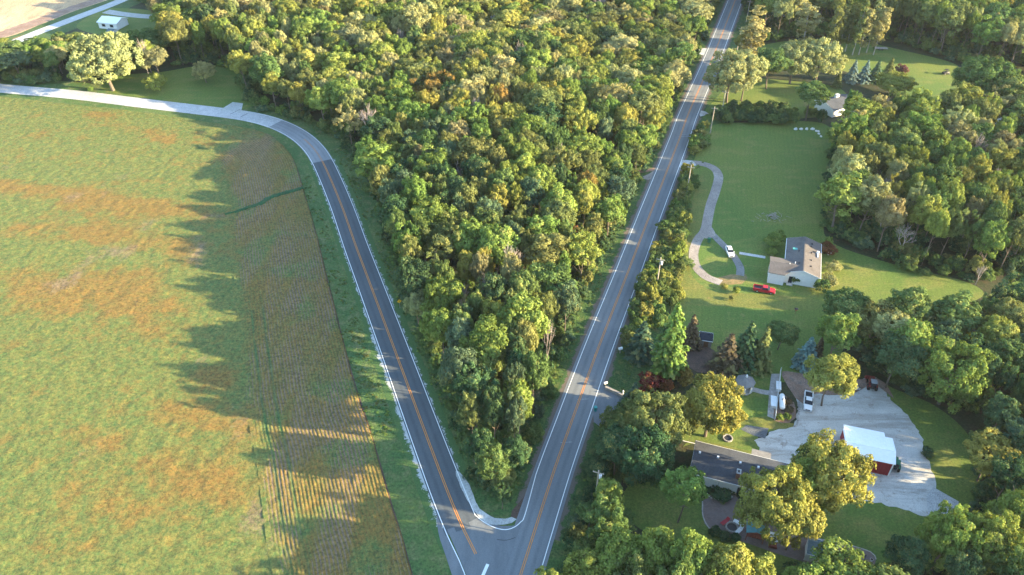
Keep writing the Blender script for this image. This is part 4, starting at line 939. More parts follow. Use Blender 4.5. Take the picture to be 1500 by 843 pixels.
PAL = {'wedge': ['yg'] * 7 + ['mid'] * 6 + ['olive'] * 6 + ['lime'] * 5 + ['dark'] * 4 + ['blue'] * 4 + ['gold'] * 4 + ['pale', 'pale', 'tan', 'tan', 'orange'], 'far wedge': ['yg'] * 7 + ['pale'] * 6 + ['olive'] * 5 + ['gold'] * 5 + ['lime'] * 4 + ['mid'] * 3 + ['tan', 'tan', 'tan', 'orange', 'dark', 'dark'], 'wedge tip': ['mid'] * 5 + ['dark'] * 3 + ['blue'] * 3 + ['lime'] * 3 + ['olive'] * 3 + ['yg'] * 2,  # far wedge weighted to paler tints, standing in for warm sunlight
       'left strip': ['mid', 'lime', 'yg', 'blue', 'mid', 'pale'], 'right wood': ['olive', 'yg', 'gold', 'mid', 'pale', 'olive', 'lime', 'mid', 'yg', 'olive', 'yg', 'tan'],
       'tree belt': ['mid', 'dark', 'olive', 'yg', 'mid', 'dark', 'blue'], 'lower right wood': ['dark', 'mid', 'dark', 'blue', 'yg'], 'far right wood': ['pale', 'yg', 'olive', 'mid', 'lime', 'pale', 'yg', 'gold'],
       'bottom wood': ['lime', 'mid', 'yg', 'dark'], 'road bushes': ['dark', 'mid', 'dark', 'lime']}
HR = {'wedge': (12, 20), 'left strip': (8, 12), 'right wood': (14, 20), 'tree belt': (11, 17), 'lower right wood': (11, 16), 'far right wood': (15, 21), 'bottom wood': (12, 18), 'road bushes': (4, 8)}
cells = {}
def free(x, y, r, f=.86):
    cx, cy = int(x // 8), int(y // 8)
    for a in range(cx - 2, cx + 3):
        for b in range(cy - 2, cy + 3):
            for (X_, Y_, q) in cells.get((a, b), ()):
                if (x - X_) ** 2 + (y - Y_) ** 2 < ((r + q) * f) ** 2: return False
    return True
def take(x, y, r): cells.setdefault((int(x // 8), int(y // 8)), []).append((x, y, r))
for x, y, r in OCC: take(x, y, r)
WT = []
rg = random.Random(5)
for nm, px in WOODS:
    P = [(at(*p).x, at(*p).y) for p in px]
    x0, x1 = min(p[0] for p in P), max(p[0] for p in P); y0, y1 = min(p[1] for p in P), max(p[1] for p in P)
    area = (x1 - x0) * (y1 - y0); n = int(area / 9)
    xs_ = np.array([rg.uniform(x0, x1) for _ in range(n)]); ys_ = np.array([rg.uniform(y0, y1) for _ in range(n)])
    m = inpoly(xs_, ys_, P)
    for x, y in zip(xs_[m], ys_[m]):
        r = rg.choice([2.0, 2.4, 2.8, 3.2, 3.6, 4.2, 5.0]) * (1.0 if nm != 'road bushes' else .7)
        r *= 1 + .32 * min(1, max(0, (y - 150) / 130))
        if free(x, y, r, .72):
            take(x, y, r); lo, hi = HR[nm] if not (nm == 'wedge' and y < 135) else (15, 20); h = lo + (hi - lo) * (.15 * rg.random() + .65 * float(np.clip(1.7 * vnoise(x, y, 42, 9) - .35, 0, 1)) + .2 * min(1, (r - 2.4) / 3.2))
            # kinds grow in loose groups; far wedge tints are brightened to carry sunlight
            gq = float(vnoise(x, y, 14, 33)); pal = PAL['wedge tip' if nm == 'wedge' and y < 150 else 'far wedge' if nm == 'wedge' and y > 235 else nm]; t = pal[int((gq * .55 + rg.random() * .6) / 1.15 * len(pal)) % len(pal)] if rg.random() < .6 else rg.choice(pal)
            WT.append((x, y, r, h, t, nm, rg.choice(BROAD)))
# trees beyond the frame to the right cast their shade into the picture
def dist(p): return math.sqrt(p[0] ** 2 + p[1] ** 2 + CAM_H ** 2)
vis, rest = [], []
for q in WT:
    X_, Y_ = proj(Vector((q[0], q[1], q[3] * .6)))
    (vis if (10 < X_ < 1490 and 8 < Y_ < 835) else rest).append(q)
vis.sort(key=lambda q: -q[2] / dist(q))
near, far = vis[:235], vis[235:]
LEVEL = [(640, 'close to the junction'), (560, 'level with entrance wall'), (500, 'level with tall pine'), (440, 'level with dark shed'), (385, 'level with white house'), (335, 'level with driveway fork'), (285, 'level with brush pile'), (235, 'level with driveway mouth'), (180, 'level with upper lawn'), (130, 'level with cross hedge'), (85, 'level with blue spruces'), (-999, 'close to photo top')]
def zone(q):
    nm = q[5]; X_, Y_ = proj(Vector((q[0], q[1], q[3] * .6))); lv = next(l for y, l in LEVEL if Y_ > y)
    if nm == 'wedge':
        lr = nearest_x(lroad, q[1]); rr_ = nearest_x(rroad, q[1]); f = (q[0] - lr) / max(1, rr_ - lr)
        return 'in wedge wood, ' + ('left edge' if f < .2 else 'left half' if f < .42 else 'middle' if f < .6 else 'right half' if f < .8 else 'right edge'), lv
    if nm == 'right wood': return 'in right-hand wood, ' + ('left edge' if X_ < 1270 else 'left half' if X_ < 1340 else 'right half' if X_ < 1420 else 'right end'), lv
    return {'left strip': 'in far left strip', 'tree belt': 'in tree belt, %s' % ('left part' if X_ < 1340 else 'middle' if X_ < 1420 else 'right part'), 'lower right wood': 'in lower right wood',
            'far right wood': 'in top right wood', 'bottom wood': 'in bottom thicket', 'road bushes': 'in roadside thicket by long house'}[nm], ('upper part' if Y_ < {'left strip': 90, 'tree belt': 500, 'lower right wood': 720, 'far right wood': 40, 'bottom wood': 820, 'road bushes': 700}[nm] else 'lower part')
ORD = ['leftmost', 'second from left', 'third from left', 'fourth from left', 'fifth from left', 'sixth from left', 'seventh from left', 'eighth from left', 'ninth from left', 'tenth from left', 'eleventh from left', 'twelfth from left', 'thirteenth from left', 'fourteenth from left', 'fifteenth from left', 'sixteenth from left']
def number(objs):
    """things whose labels would be the same are told apart by their order from the left"""
    by = {}
    for o in objs: by.setdefault(o['label'], []).append(o)
    for l, g_ in by.items():
        if 1 < len(g_) <= 16:
            g_.sort(key=lambda o: proj(Vector((o.location.x, o.location.y, 5)))[0])
            for i, o in enumerate(g_): o['label'] = l + ', ' + (ORD[i] if i < len(g_) - 1 else 'rightmost')
def nearest_x(P, y): return min(P, key=lambda p: abs(p.y - y)).x
made = []
for q in near:
    size = 'small' if q[2] < 3.1 else ('tall' if q[3] > 16.5 else ('broad' if q[2] > 4.4 else 'rounded'))
    z, lv = zone(q)
    made.append(put(q[6], (q[0], q[1]), q[2] * 1.08, q[3], rg.uniform(0, 6.28), jit(TINT[q[4]]), '%s %s tree %s, %s' % (size, CW[q[4]], z, lv), 'tree', 'broadleaf trees ' + z))
number(made)
# hedgerow bushes
HB = []
for nm, px in BUSHY:
    P = [(at(*p).x, at(*p).y) for p in px]
    x0, x1 = min(p[0] for p in P), max(p[0] for p in P); y0, y1 = min(p[1] for p in P), max(p[1] for p in P)
    for _ in range(int((x1 - x0) * (y1 - y0) / 2)):
        x, y = rg.uniform(x0, x1), rg.uniform(y0, y1)
        if not inpoly(np.array([x]), np.array([y]), P)[0]: continue
        r = rg.uniform(1.4, 2.5)
        if free(x, y, r, .62): take(x, y, r); HB.append((x, y, r, rg.uniform(2.8, 5.2) if nm != 'far roadside bushes' else 3, rg.choice(['lime', 'mid', 'yg', 'olive', 'mid', 'gold'] if nm != 'cross hedge' else ['dark', 'mid', 'mid']), nm))
HB.sort(key=lambda q: dist(q)); made = []
for q in HB[:150]:
    z = {'hedgerow': 'in the roadside hedgerow', 'far roadside bushes': 'at the roadside above the driveway mouth', 'cross hedge': 'in the cross hedge'}[q[5]]
    X_, Y_ = proj(Vector((q[0], q[1], 1)))
    part_ = (', ' + next(l for y, l in LEVEL if Y_ > y)) if q[5] == 'hedgerow' else (', left part' if X_ < 1090 else (', middle part' if X_ < 1140 else ', right part')) if q[5] == 'cross hedge' else ''
    made.append(put(rg.choice(UNDER), (q[0], q[1]), q[2], q[3], rg.uniform(0, 6.28), jit(TINT[q[4]]), '%s bush %s%s' % (CW[q[4]], z, part_), 'bush', 'bushes ' + z, nm='bush'))
number(made); rest_b = HB[150:]
# everything past those: one mass of woodland, and the undergrowth below the trees
def scatter(name, label, items, kinds):
    """items: x, y, radius, height, tint, kind"""
    n = len(items); me = bpy.data.meshes.new(name); me.from_pydata([(q[0], q[1], 0) for q in items], [], [])
    a = me.attributes.new('kind_index', 'INT', 'POINT'); a.data.foreach_set('value', [q[5] for q in items])
    a = me.attributes.new('size', 'FLOAT_VECTOR', 'POINT'); a.data.foreach_set('vector', [v for q in items for v in (q[2] / KINDS[q[5]]['R'], q[2] / KINDS[q[5]]['R'], q[3] / KINDS[q[5]]['H'])])
    a = me.attributes.new('turn', 'FLOAT_VECTOR', 'POINT'); a.data.foreach_set('vector', [v for q in items for v in (0, 0, rg.uniform(0, 6.28))])
    a = me.attributes.new('tint', 'FLOAT_VECTOR', 'POINT'); a.data.foreach_set('vector', [v for q in items for v in q[4]])
    o = bpy.data.objects.new(name, me); C.objects.link(o); tag(o, label, 'woodland' if 'wood' in name else 'undergrowth', kind='stuff')
    ng = bpy.data.node_groups.new(name, 'GeometryNodeTree')
    ng.interface.new_socket('Geometry', in_out='INPUT', socket_type='NodeSocketGeometry'); ng.interface.new_socket('Geometry', in_out='OUTPUT', socket_type='NodeSocketGeometry')
    gi = ng.nodes.new('NodeGroupInput'); go = ng.nodes.new('NodeGroupOutput'); j = ng.nodes.new('GeometryNodeJoinGeometry')
    def attr(nm_, ty):
        q = ng.nodes.new('GeometryNodeInputNamedAttribute'); q.data_type = ty; q.inputs[0].default_value = nm_; return q.outputs[0]
    ki, sz, tr = attr('kind_index', 'INT'), attr('size', 'FLOAT_VECTOR'), attr('turn', 'FLOAT_VECTOR')
    m2p = ng.nodes.new('GeometryNodeMeshToPoints'); ng.links.new(gi.outputs[0], m2p.inputs[0])
    for k in kinds:
        if KINDS[k]['src'] is None: continue
        cmp_ = ng.nodes.new('FunctionNodeCompare'); cmp_.data_type = 'INT'; cmp_.operation = 'EQUAL'
        ng.links.new(ki, cmp_.inputs[2]); cmp_.inputs[3].default_value = k
        for src in KINDS[k]['src']:
            if src is None: continue
            oi = ng.nodes.new('GeometryNodeObjectInfo'); oi.transform_space = 'ORIGINAL'; oi.inputs[0].default_value = src; oi.inputs[1].default_value = True
            ip = ng.nodes.new('GeometryNodeInstanceOnPoints')
            ng.links.new(m2p.outputs[0], ip.inputs['Points']); ng.links.new(cmp_.outputs[0], ip.inputs['Selection']); ng.links.new(oi.outputs['Geometry'], ip.inputs['Instance'])
            ng.links.new(tr, ip.inputs['Rotation']); ng.links.new(sz, ip.inputs['Scale']); ng.links.new(ip.outputs[0], j.inputs[0])
    ng.links.new(j.outputs[0], go.inputs[0])
    md = o.modifiers.new('scatter', 'NODES'); md.node_group = ng
    return o
it = [(q[0], q[1], q[2] * 1.08, q[3], jit(TINT[q[4]]), q[6] if rg.random() > .035 else rg.choice(DEAD)) for q in far + rest]
it += [(q[0], q[1], q[2], q[3], jit(TINT[q[4]]), rg.choice(UNDER)) for q in rest_b]
if not all(KINDS[k]['src'] for k in BROAD + UNDER + SHRUB): print('missing source kinds')
scatter('woodland', 'mass of mixed trees filling the far woods', it, BROAD + UNDER + DEAD)
ug = []
for nm, px in WOODS:
    P = [(at(*p).x, at(*p).y) for p in px]
    x0, x1 = min(p[0] for p in P), max(p[0] for p in P); y0, y1 = min(p[1] for p in P), max(p[1] for p in P)
    n = int((x1 - x0) * (y1 - y0) / 13); X_ = np.array([rg.uniform(x0, x1) for _ in range(n)]); Y_ = np.array([rg.uniform(y0, y1) for _ in range(n)])
    for x, y in zip(X_[inpoly(X_, Y_, P)], Y_[inpoly(X_, Y_, P)]):
        ug.append((x, y, rg.uniform(1.4, 2.6), rg.uniform(2.0, 5.5), jit(TINT[rg.choice(['dark', 'mid', 'dark', 'mid', 'olive', 'lime'])]), rg.choice(UNDER)))
# a low fringe of bushes along the wood edges
for nm, px in WOODS[:7]:
    P = catmull([at(*p).xy for p in px], 2.2, True)
    for p in P:
        if rg.random() < .75:
            ug.append((p.x + rg.uniform(-1.3, 1.3), p.y + rg.uniform(-1.3, 1.3), rg.uniform(1.1, 2.1), rg.uniform(1.5, 4.2), jit(TINT[rg.choice(['dark', 'mid', 'dark', 'blue', 'mid'])]), rg.choice(UNDER)))
scatter('undergrowth', 'dense bushes and saplings under and between the trees', ug, UNDER)
# weeds and tufts on the verges
wd = []
i_re = nearest(rroad, at(790, 755)); i_le = nearest(lroad, at(657, 724))
for p, d0, d1, n in ((lroad[i_old - 12:i_le], 5.2, 10, 900), (lroad[i_old:i_le - 8], -6.2, -11.5, 500), (rroad[:i_re], 5.9, 11, 900), (rroad[:i_re], -5.9, -9, 900)):
    for _ in range(n):
        i = rg.randrange(len(p) - 1); q = offs(p[i:i + 2], rg.uniform(min(d0, d1), max(d0, d1))); q = q[0].lerp(q[1], rg.random())
        if float(vnoise(q.x, q.y, 5, 8)) < .38: continue
        wd.append((q.x, q.y, rg.uniform(.12, .40), rg.uniform(.08, .3), jit(TINT[rg.choice(['mid', 'lime', 'olive', 'mid'])]), rg.choice(SHRUB)))
scatter('verge_weeds', 'weeds and grass tufts on the verges of both roads', wd, SHRUB)
print('TREES near %d far %d rest %d hedge %d under %d' % (len(near), len(far), len(rest), len(HB), len(ug)))
# ------------------------------------------------------------------ buildings
def ridge_frame(pa, pb, z):
    A, B = at(*pa, z), at(*pb, z); d = B - A; return (A + B) / 2, math.atan2(d.y, d.x), d.length
def gable_parts(t, L, dn, df, zn, zf, zr, over, wall_mat, roof_mat, wallname='wall', x0=None, x1=None, rt=.16, zb=0, ribs=0, overx=.35):
    """walls and the two roof slopes of a house whose ridge runs along local x"""
    x0 = -L / 2 if x0 is None else x0; x1 = L / 2 if x1 is None else x1
    sn, sf = (zr - zn) / dn, (zr - zf) / df
    w_ = [(-dn + over, zb), (-dn + over, zn + over * sn - rt), (0, zr - rt), (df - over, zf + over * sf - rt), (df - over, zb)]
    wo = MB().prism_x(w_, x0 + overx, x1 - overx).build(wallname, wall_mat, t)
    r1 = MB().prism_x([(-dn, zn), (0, zr), (0, zr - rt), (-dn, zn - rt)], x0, x1).build('roof_slope', roof_mat, t)
    r2 = MB().prism_x([(0.002, zr), (df, zf), (df, zf - rt), (0.002, zr - rt)], x0, x1).build('roof_slope', roof_mat, t)
    MB().box((x0 + x1) / 2, 0, zr - .03, x1 - x0 - .05, .28, .07).build('ridge_cap', roof_mat, t)
    g1 = MB().box((x0 + x1) / 2, -dn - .06, zn - rt - .02, x1 - x0, .12, .12).build('gutter', M['white_paint'], t)
    g2 = MB().box((x0 + x1) / 2, df + .06, zf - rt - .02, x1 - x0, .12, .12).build('gutter', M['white_paint'], t)
    for xx in (x0, x1):
        MB().prism_x([(-dn, zn - .01), (0, zr - .01), (df, zf - .01), (df, zf - .22), (0, zr - .22), (-dn, zn - .22)], xx - .03, xx + .03).build('barge_board', M['white_paint'], t)
    return wo, r1, r2
def window(t, x, y, z, wd, h, face, frame_mat=None):
    """window in a wall; face is the outward direction: '-y', '+y', '-x', '+x'"""
    f = MB(); p = MB(); d = .07; fm = frame_mat or M['white_paint']; e = .09
    def bx(mb, a0, a1, z0, z1, th, off):
        if face[1] == 'y':
            s_ = -1 if face[0] == '-' else 1; mb.box(x + (a0 + a1) / 2, y + s_ * off, z + z0, a1 - a0, th, z1 - z0)
        else:
            s_ = -1 if face[0] == '-' else 1; mb.box(x + s_ * off, y + (a0 + a1) / 2, z + z0, th, a1 - a0, z1 - z0)
    bx(f, -wd / 2 - e, wd / 2 + e, h, h + e, d * 2, d * .6); bx(f, -wd / 2 - e, wd / 2 + e, -e, 0, d * 3, d * .6)
    bx(f, -wd / 2 - e, -wd / 2, 0, h, d * 2, d * .6); bx(f, wd / 2, wd / 2 + e, 0, h, d * 2, d * .6); bx(f, -.025, .025, 0, h, d, d * .7)
    bx(p, -wd / 2, wd / 2, 0, h, .03, .02)
    w_ = f.build('window', fm, t); p.build('pane', M['glass'], w_); return w_
def roof_z(y, dn, df, zn, zf, zr): return zr - (zr - zn) * (-y) / dn if y < 0 else zr - (zr - zf) * y / df

# white house with brown roof
c, rz, L = ridge_frame((1177.2, 397.1), (1179.8, 346.9), 5.2)
t = thing('house', 'white house with brown shingle roof beside the driveway loop', 'house', (c.x, c.y, 0), rz)
HD = 4.7; zr, ze = 5.2, 3.7
wo, r1, r2 = gable_parts(t, L, HD, HD, ze, ze, zr, .35, M['siding'], M['roof_brown'])
# wing to the left (local +y), its own ridge runs along local y
A = at(1128.1, 382.5, 4.95); Mi = Matrix.Rotation(-rz, 3, 'Z'); la = Mi @ (A - c); wl = la.y
xc = la.x + .2; wd_ = 3.9; zw = 4.95; zwe = 3.75
wm = MB(); prof = [(xc - wd_ + .35, 0), (xc - wd_ + .35, zwe - .05), (xc, zw - .16), (xc + wd_ - .35, zwe - .05), (xc + wd_ - .35, 0)]
wm.prism_y(prof, HD - .4, wl - .35).build('wing_wall', M['siding'], t)
def gslope(name, sx):
    e = xc + sx * wd_; yv = HD * (1 - (zwe - ze) / (zr - ze)) ; yr = HD * (zr - zw) / (zr - ze)
    vs = [(xc, wl, zw), (e, wl, zwe), (e, yv, zwe), (xc, yr, zw)]; vs += [(x, y, z - .14) for x, y, z in vs]
    return MB().add(vs, [(0, 1, 2, 3), (7, 6, 5, 4), (0, 4, 5, 1), (1, 5, 6, 2), (2, 6, 7, 3), (3, 7, 4, 0)]).build(name, M['roof_brown'], t)
gslope('roof_slope', -1); gslope('roof_slope', 1)
# chimney pipes, vents, skylight
for x, y in ((-2, -1.9), (-5, -1.9), (1.6, -1.9), (4.6, -1.8), (6.2, -2.0), (1.3, 1.4), (-4.6, 1.2)):
    z = roof_z(y, HD, HD, ze, ze, zr); MB().box(x, y, z - .05, .38, .38, .3).build('roof_vent', M['dark'], t)
MB().box(2.4, 2.3, roof_z(2.3, HD, HD, ze, ze, zr) - .1, 1.0, 1.5, .26).build('skylight', M['skylight'], t)
for x, y in ((-4.9, 2.2), (-6.0, 3.6)): MB().tube((x, y, 3.8), (x, y, 5.2), .1).build('vent_pipe', M['white_paint'], t)
z = roof_z(-3.7, HD, HD, ze, ze, zr); MB().box(1.6, -3.7, z - .1, 2.0, .35, .45).box(2.6, -3.7, z - .1, .5, .7, .9).build('flue', M['metal_white'], t)
MB().box(2.9, -2.4, roof_z(-2.4, HD, HD, ze, ze, zr) + .02, .14, 3.2, .06).build('cable_strip', M['dark'], t)
xg = -L / 2 + .35
dr = MB().box(xg - .04, 2.6, .3, .1, 1.0, 2.1).build('door', M['glass'], t); MB().box(xg - .08, 2.6, .15, .06, 1.35, .15).box(xg - .08, 2.02, .3, .06, .12, 2.2).box(xg - .08, 3.18, .3, .06, .12, 2.2).build('door_frame', M['white_paint'], dr)
MB().box(xg - .55, 2.6, 0, 1.0, 1.6, .28).build('door_step', M['concrete'], t)
window(t, 1.5, -HD + .35, 1.2, 1.1, 1.1, '-y'); window(t, -2.5, -HD + .35, 1.2, 1.1, 1.1, '-y')
window(t, xc, wl - .35, 1.0, 1.4, 1.1, '+y')
window(t, 3.6, HD - .35, 1.0, 1.4, 1.1, '+y')
for y in (xc,): pass

# long house
c, rz, L = ridge_frame((1016.8, 659.0), (1182, 700.5), 4.7)
t = thing('house', 'long low house with dark shingle roof and white walls under the huge tree', 'house', (c.x, c.y, 0), rz)
dn, df, zn, zf, zr = 4.9, 3.4, 3.2, 3.7, 4.7
gable_parts(t, L, dn, df, zn, zf, zr, .25, M['siding'], M['roof_dark'])
for f in (.055, .22, .42, .58, .86): MB().box(-L / 2 + L * f, -.35, zr - .2, .42, .42, .36).build('roof_vent', M['metal_white'], t)
ch = MB().box(-L / 2 + 9.3, -3.2, 3.2, .75, 1.1, 2.0).build('chimney', M['brick'], t); MB().box(-L / 2 + 9.3, -3.2, 5.2, .9, 1.25, .12).build('chimney_cap', M['concrete'], ch); MB().box(-L / 2 + 9.3, -3.2, 5.32, .4, .5, .1).build('flue_opening', M['dark'], ch)
MB().tube((-L / 2 + 11.6, -3.2, 3.3), (-L / 2 + 11.6, -3.2, 4.3), .14).build('vent_pipe', M['white_paint'], t)
MB().tube((-L / 2 + 12.7, -3.6, 3.2), (-L / 2 + 12.7, -3.6, 4.2), .12).build('vent_pipe', M['white_paint'], t)
for f in (.34, .56, .80): window(t, -L / 2 + L * f - 3, df - .25, 1.0, 1.5, 1.1, '+y')
MB().box(-L / 2 + L * .46, -dn + .21, .1, 1.0, .1, 2.1).build('door', M['dark'], t)
for f in (.065, .27, .46, .66): MB().tube((-L / 2 + L * f, -dn + .3, 0), (-L / 2 + L * f, -dn + .3, 2.7), .06).build('downpipe', M['dark'], t)
MB().box(-L / 2 + .6, df + .2, 3.2, 1.4, .6, .14).build('porch_roof', M['roof_dark'], t)
pb = MB(); pb.box(-L / 2 + L * .60, df + .9, 0, 3.5, 1.9, 3.3, 0); pb.build('porch', M['siding'], t)
MB().box(-L / 2 + L * .60, df + .7, 3.3, 3.9, 2.4, .15).build('porch_roof', M['roof_grey'], t)

# red barn
c, rz, L = ridge_frame((1238.5, 646.5), (1312.5, 661.5), 5.2)
t = thing('barn', 'red barn with a bright white metal roof in the gravel yard', 'barn', (c.x, c.y, 0), rz)
dn, df, zn, zf, zr = 2.6, 4.3, 4.2, 4.3, 5.2
gable_parts(t, L, dn, df, zn, zf, zr, .25, M['barn_red'], M['metal_white'], rt=.10, overx=.25)
rib = MB(); k = -L / 2 + .2
while k < L / 2:
    rib.prism_x([(-dn, zn + .05), (0, zr + .05), (0, zr), (-dn, zn)], k, k + .05); rib.prism_x([(0, zr + .05), (df, zf + .05), (df, zf), (0, zr)], k, k + .05); k += .5
o = rib.build('roof_rib', M['metal_white'], t); o['kind'] = 'stuff'
MB().prism_x([(df + .05, 3.95), (df + 2.0, 3.6), (df + 2.0, 3.5), (df + .05, 3.85)], -L / 2 + .3, L / 2 - 1.3).build('lean_to_roof', M['metal_white'], t)
MB().box(-.5, df + .75, 0, L - 2.0, 1.9, 3.5).build('lean_to_wall', M['barn_red'], t)
xg = -L / 2 + .25
dd_ = MB().box(xg - .05, .8, 0, .12, 2.9, 3.3).build('barn_door', M['barn_red'], t)
MB().box(xg - .13, .8, 3.3, .06, 3.2, .14).box(xg - .13, -.7, 0, .06, .14, 3.3).box(xg - .13, 2.3, 0, .06, .14, 3.3).build('door_trim', M['white_paint'], dd_)
for x in (-L / 2 + .3, L / 2 - .3): MB().box(x, -dn + .2, 0, .22, .14, 4.1).build('corner_trim', M['white_paint'], t)
for k in range(1, 14): MB().box(-L / 2 + .3 + k * (L - .6) / 14, -dn + .23, .1, .05, .05, 3.9).build('wall_batten', M['barn_red'], t)

# dark garden shed beyond the pine
c, rz, L = ridge_frame((1025, 487.5), (1045.2, 490.5), 3.0)
t = thing('garden_shed', 'small shed with nearly black roof behind the tall pine', 'shed', (c.x, c.y, 0), rz)
gable_parts(t, L, 1.7, 1.5, 2.2, 2.2, 3.0, .15, M['grey_wood'], M['roof_navy'], overx=.15); MB().box(.2, -1.58, 0, 1.1, .08, 1.9).build('door', M['wood'], t)
# grey-blue shed on the patio
c, rz, L = ridge_frame((1184, 791.5), (1215.5, 800), 3.3)
t = thing('garden_shed', 'white garden shed with grey-blue roof on the patio', 'shed', (c.x, c.y, 0), rz)
gable_parts(t, L, 2.3, 1.2, 2.4, 2.7, 3.3, .15, M['siding'], M['roof_teal'], overx=.15)
window(t, .3, -2.15, 1.1, .6, .5, '-y'); MB().box(-1.5, -2.17, .05, .9, .08, 1.9).build('door', M['siding'], t)
# far houses
c, rz, L = ridge_frame((1217, 143), (1236, 138), 5.5)
t = thing('house', 'grey roofed house with white chimney half hidden by trees', 'house', (c.x, c.y, 0), rz)
gable_parts(t, L * 1.9, 5.5, 4.5, 3.0, 3.2, 4.7, .4, M['siding'], M['roof_dark'])
ch = MB().box(.6, .6, 4.0, 1.5, 1.1, 1.6).build('chimney', M['white_paint'], t); MB().box(.6, .6, 5.6, 1.7, 1.3, .15).build('chimney_cap', M['concrete'], ch)
window(t, -2.5, -5.1, 1.0, 1.6, 1.2, '-y'); window(t, 1.8, -5.1, 1.0, 1.6, 1.2, '-y')
c, rz, L = ridge_frame((1130, 9), (1152, 12), 5)
t = thing('house', 'house with pale blue-grey roof at the top edge of the photo', 'house', (c.x, c.y, 0), rz)
gable_parts(t, L * 1.2, 6, 5, 3, 3, 5, .4, M['siding'], M['roof_teal']); window(t, 0, -5.6, 1, 1.6, 1.2, '-y')
c, rz, L = ridge_frame((149, 23.5), (178, 26.5), 4.4)
t = thing('farm_building', 'long white farm building at the far top left', 'barn', (c.x, c.y, 0), rz)
gable_parts(t, L, 4.5, 4, 3.0, 3.0, 4.4, .3, M['white_paint'], M['metal_white'])
for f in (.3, .7): window(t, -L / 2 + L * f, -4.2, 1.2, 1.5, 1.0, '-y', M['dark'])
c, rz, L = ridge_frame((158, 42), (168, 43), 3.2)
t = thing('farm_shed', 'small pale blue shed below the white farm building', 'shed', (c.x, c.y, 0), rz); gable_parts(t, L, 2.5, 2.5, 2.2, 2.2, 3.2, .2, M['siding'], M['roof_teal'])
c, rz, L = ridge_frame((1467, 170), (1484, 172), 5)
t = thing('house', 'white house glimpsed through trees near the right edge', 'house', (c.x, c.y, 0), rz); gable_parts(t, L, 4, 4, 3, 3, 5, .3, M['siding'], M['metal_white']); window(t, 0, -3.7, 1, 1.4, 1.1, '-y')

# gazebo
p = at(1089, 571); t = thing('gazebo', 'small white octagonal gazebo with grey pointed roof', 'gazebo', (p.x, p.y, 0), .2)
MB().tube((0, 0, 0), (0, 0, .3), 2.0, 2.0, 8).build('floor', M['concrete'], t)
def oct_(r, k): a = 2 * PI * (k + .5) / 8; return (r * math.cos(a), r * math.sin(a))
for k in range(8):
    (x0, y0), (x1, y1) = oct_(2.3, k), oct_(2.3, k + 1)
    MB().add([(x0, y0, 2.75), (x1, y1, 2.75), (0, 0, 4.3), (x0, y0, 2.62), (x1, y1, 2.62), (0, 0, 4.15)], [(0, 1, 2), (5, 4, 3), (0, 3, 4, 1), (1, 4, 5, 2), (2, 5, 3, 0)]).build('roof_panel', M['roof_grey'], t)
    x, y = oct_(1.85, k); MB().box(x, y, .3, .16, .16, 2.35).build('post', M['white_paint'], t)
    if k != 5:
        x2, y2 = oct_(1.85, k + 1); mx, my = (x + x2) / 2, (y + y2) / 2; a = math.atan2(y2 - y, x2 - x)
        MB().box(mx, my, .3, 1.3, .05, .95, a).build('railing', M['white_paint'], t)
        MB().box(mx, my, 2.35, 1.3, .06, .28, a).build('frieze', M['white_paint'], t)
MB().tube((0, 0, 4.2), (0, 0, 4.75), .28, .16, 8).build('finial', M['white_paint'], t)

# ------------------------------------------------------------------ vehicles
def wheels(t, xs, hw, r, wdt=.22):
    for x in xs:
        for s in (-1, 1):
            o = MB().tube((x, s * (hw - wdt), r), (x, s * (hw + .02), r), r, r, 14).build('wheel', M['tyre'], t)
            MB().tube((x, s * (hw - .02), r), (x, s * (hw + .035), r), r * .58, r * .5, 10).build('rim', M['chrome'], o)
def lofted(secs, name, mat, t, bevel=.04):
    """secs: (x, half width, z bottom, z top, top half width)"""
    vs = []; fs = []
    for x, hw, z0, z1, tw in secs: vs += [(x, -hw, z0), (x, -hw, z0 + (z1 - z0) * .62), (x, -tw, z1), (x, tw, z1), (x, hw, z0 + (z1 - z0) * .62), (x, hw, z0)]
    n = len(secs)
    for i in range(n - 1):
        for k in range(6): fs.append((i * 6 + k, i * 6 + (k + 1) % 6, (i + 1) * 6 + (k + 1) % 6, (i + 1) * 6 + k))
    fs += [tuple(range(5, -1, -1)), tuple(range((n - 1) * 6, n * 6))]
    return MB().add(vs, fs).build(name, mat, t, smooth=False, bevel=bevel)
def front_bits(t, xf, xr, hw, z, zr_=None):
    for s in (-1, 1):
        MB().box(xf, s * (hw - .28), z, .1, .36, .17).build('headlight', M['lamp'], t)
        MB().box(xr, s * (hw - .2), zr_ or z, .08, .18, .3).build('tail_light', M['redlamp'], t)
    MB().box(xf + .02, 0, z - .1, .08, 2 * hw - .85, .26).build('grille', M['dark'], t)
    MB().box(xf + .05, 0, z - .38, .14, 2 * hw - .1, .2).build('bumper', M['grey'], t)
    MB().box(xf - 1.35, 0, 0, .01, .01, .01) if False else None
def mirrors(t, x, hw, z, mat):
    for s in (-1, 1): MB().box(x, s * (hw + .1), z, .14, .2, .16).build('mirror', mat, t)
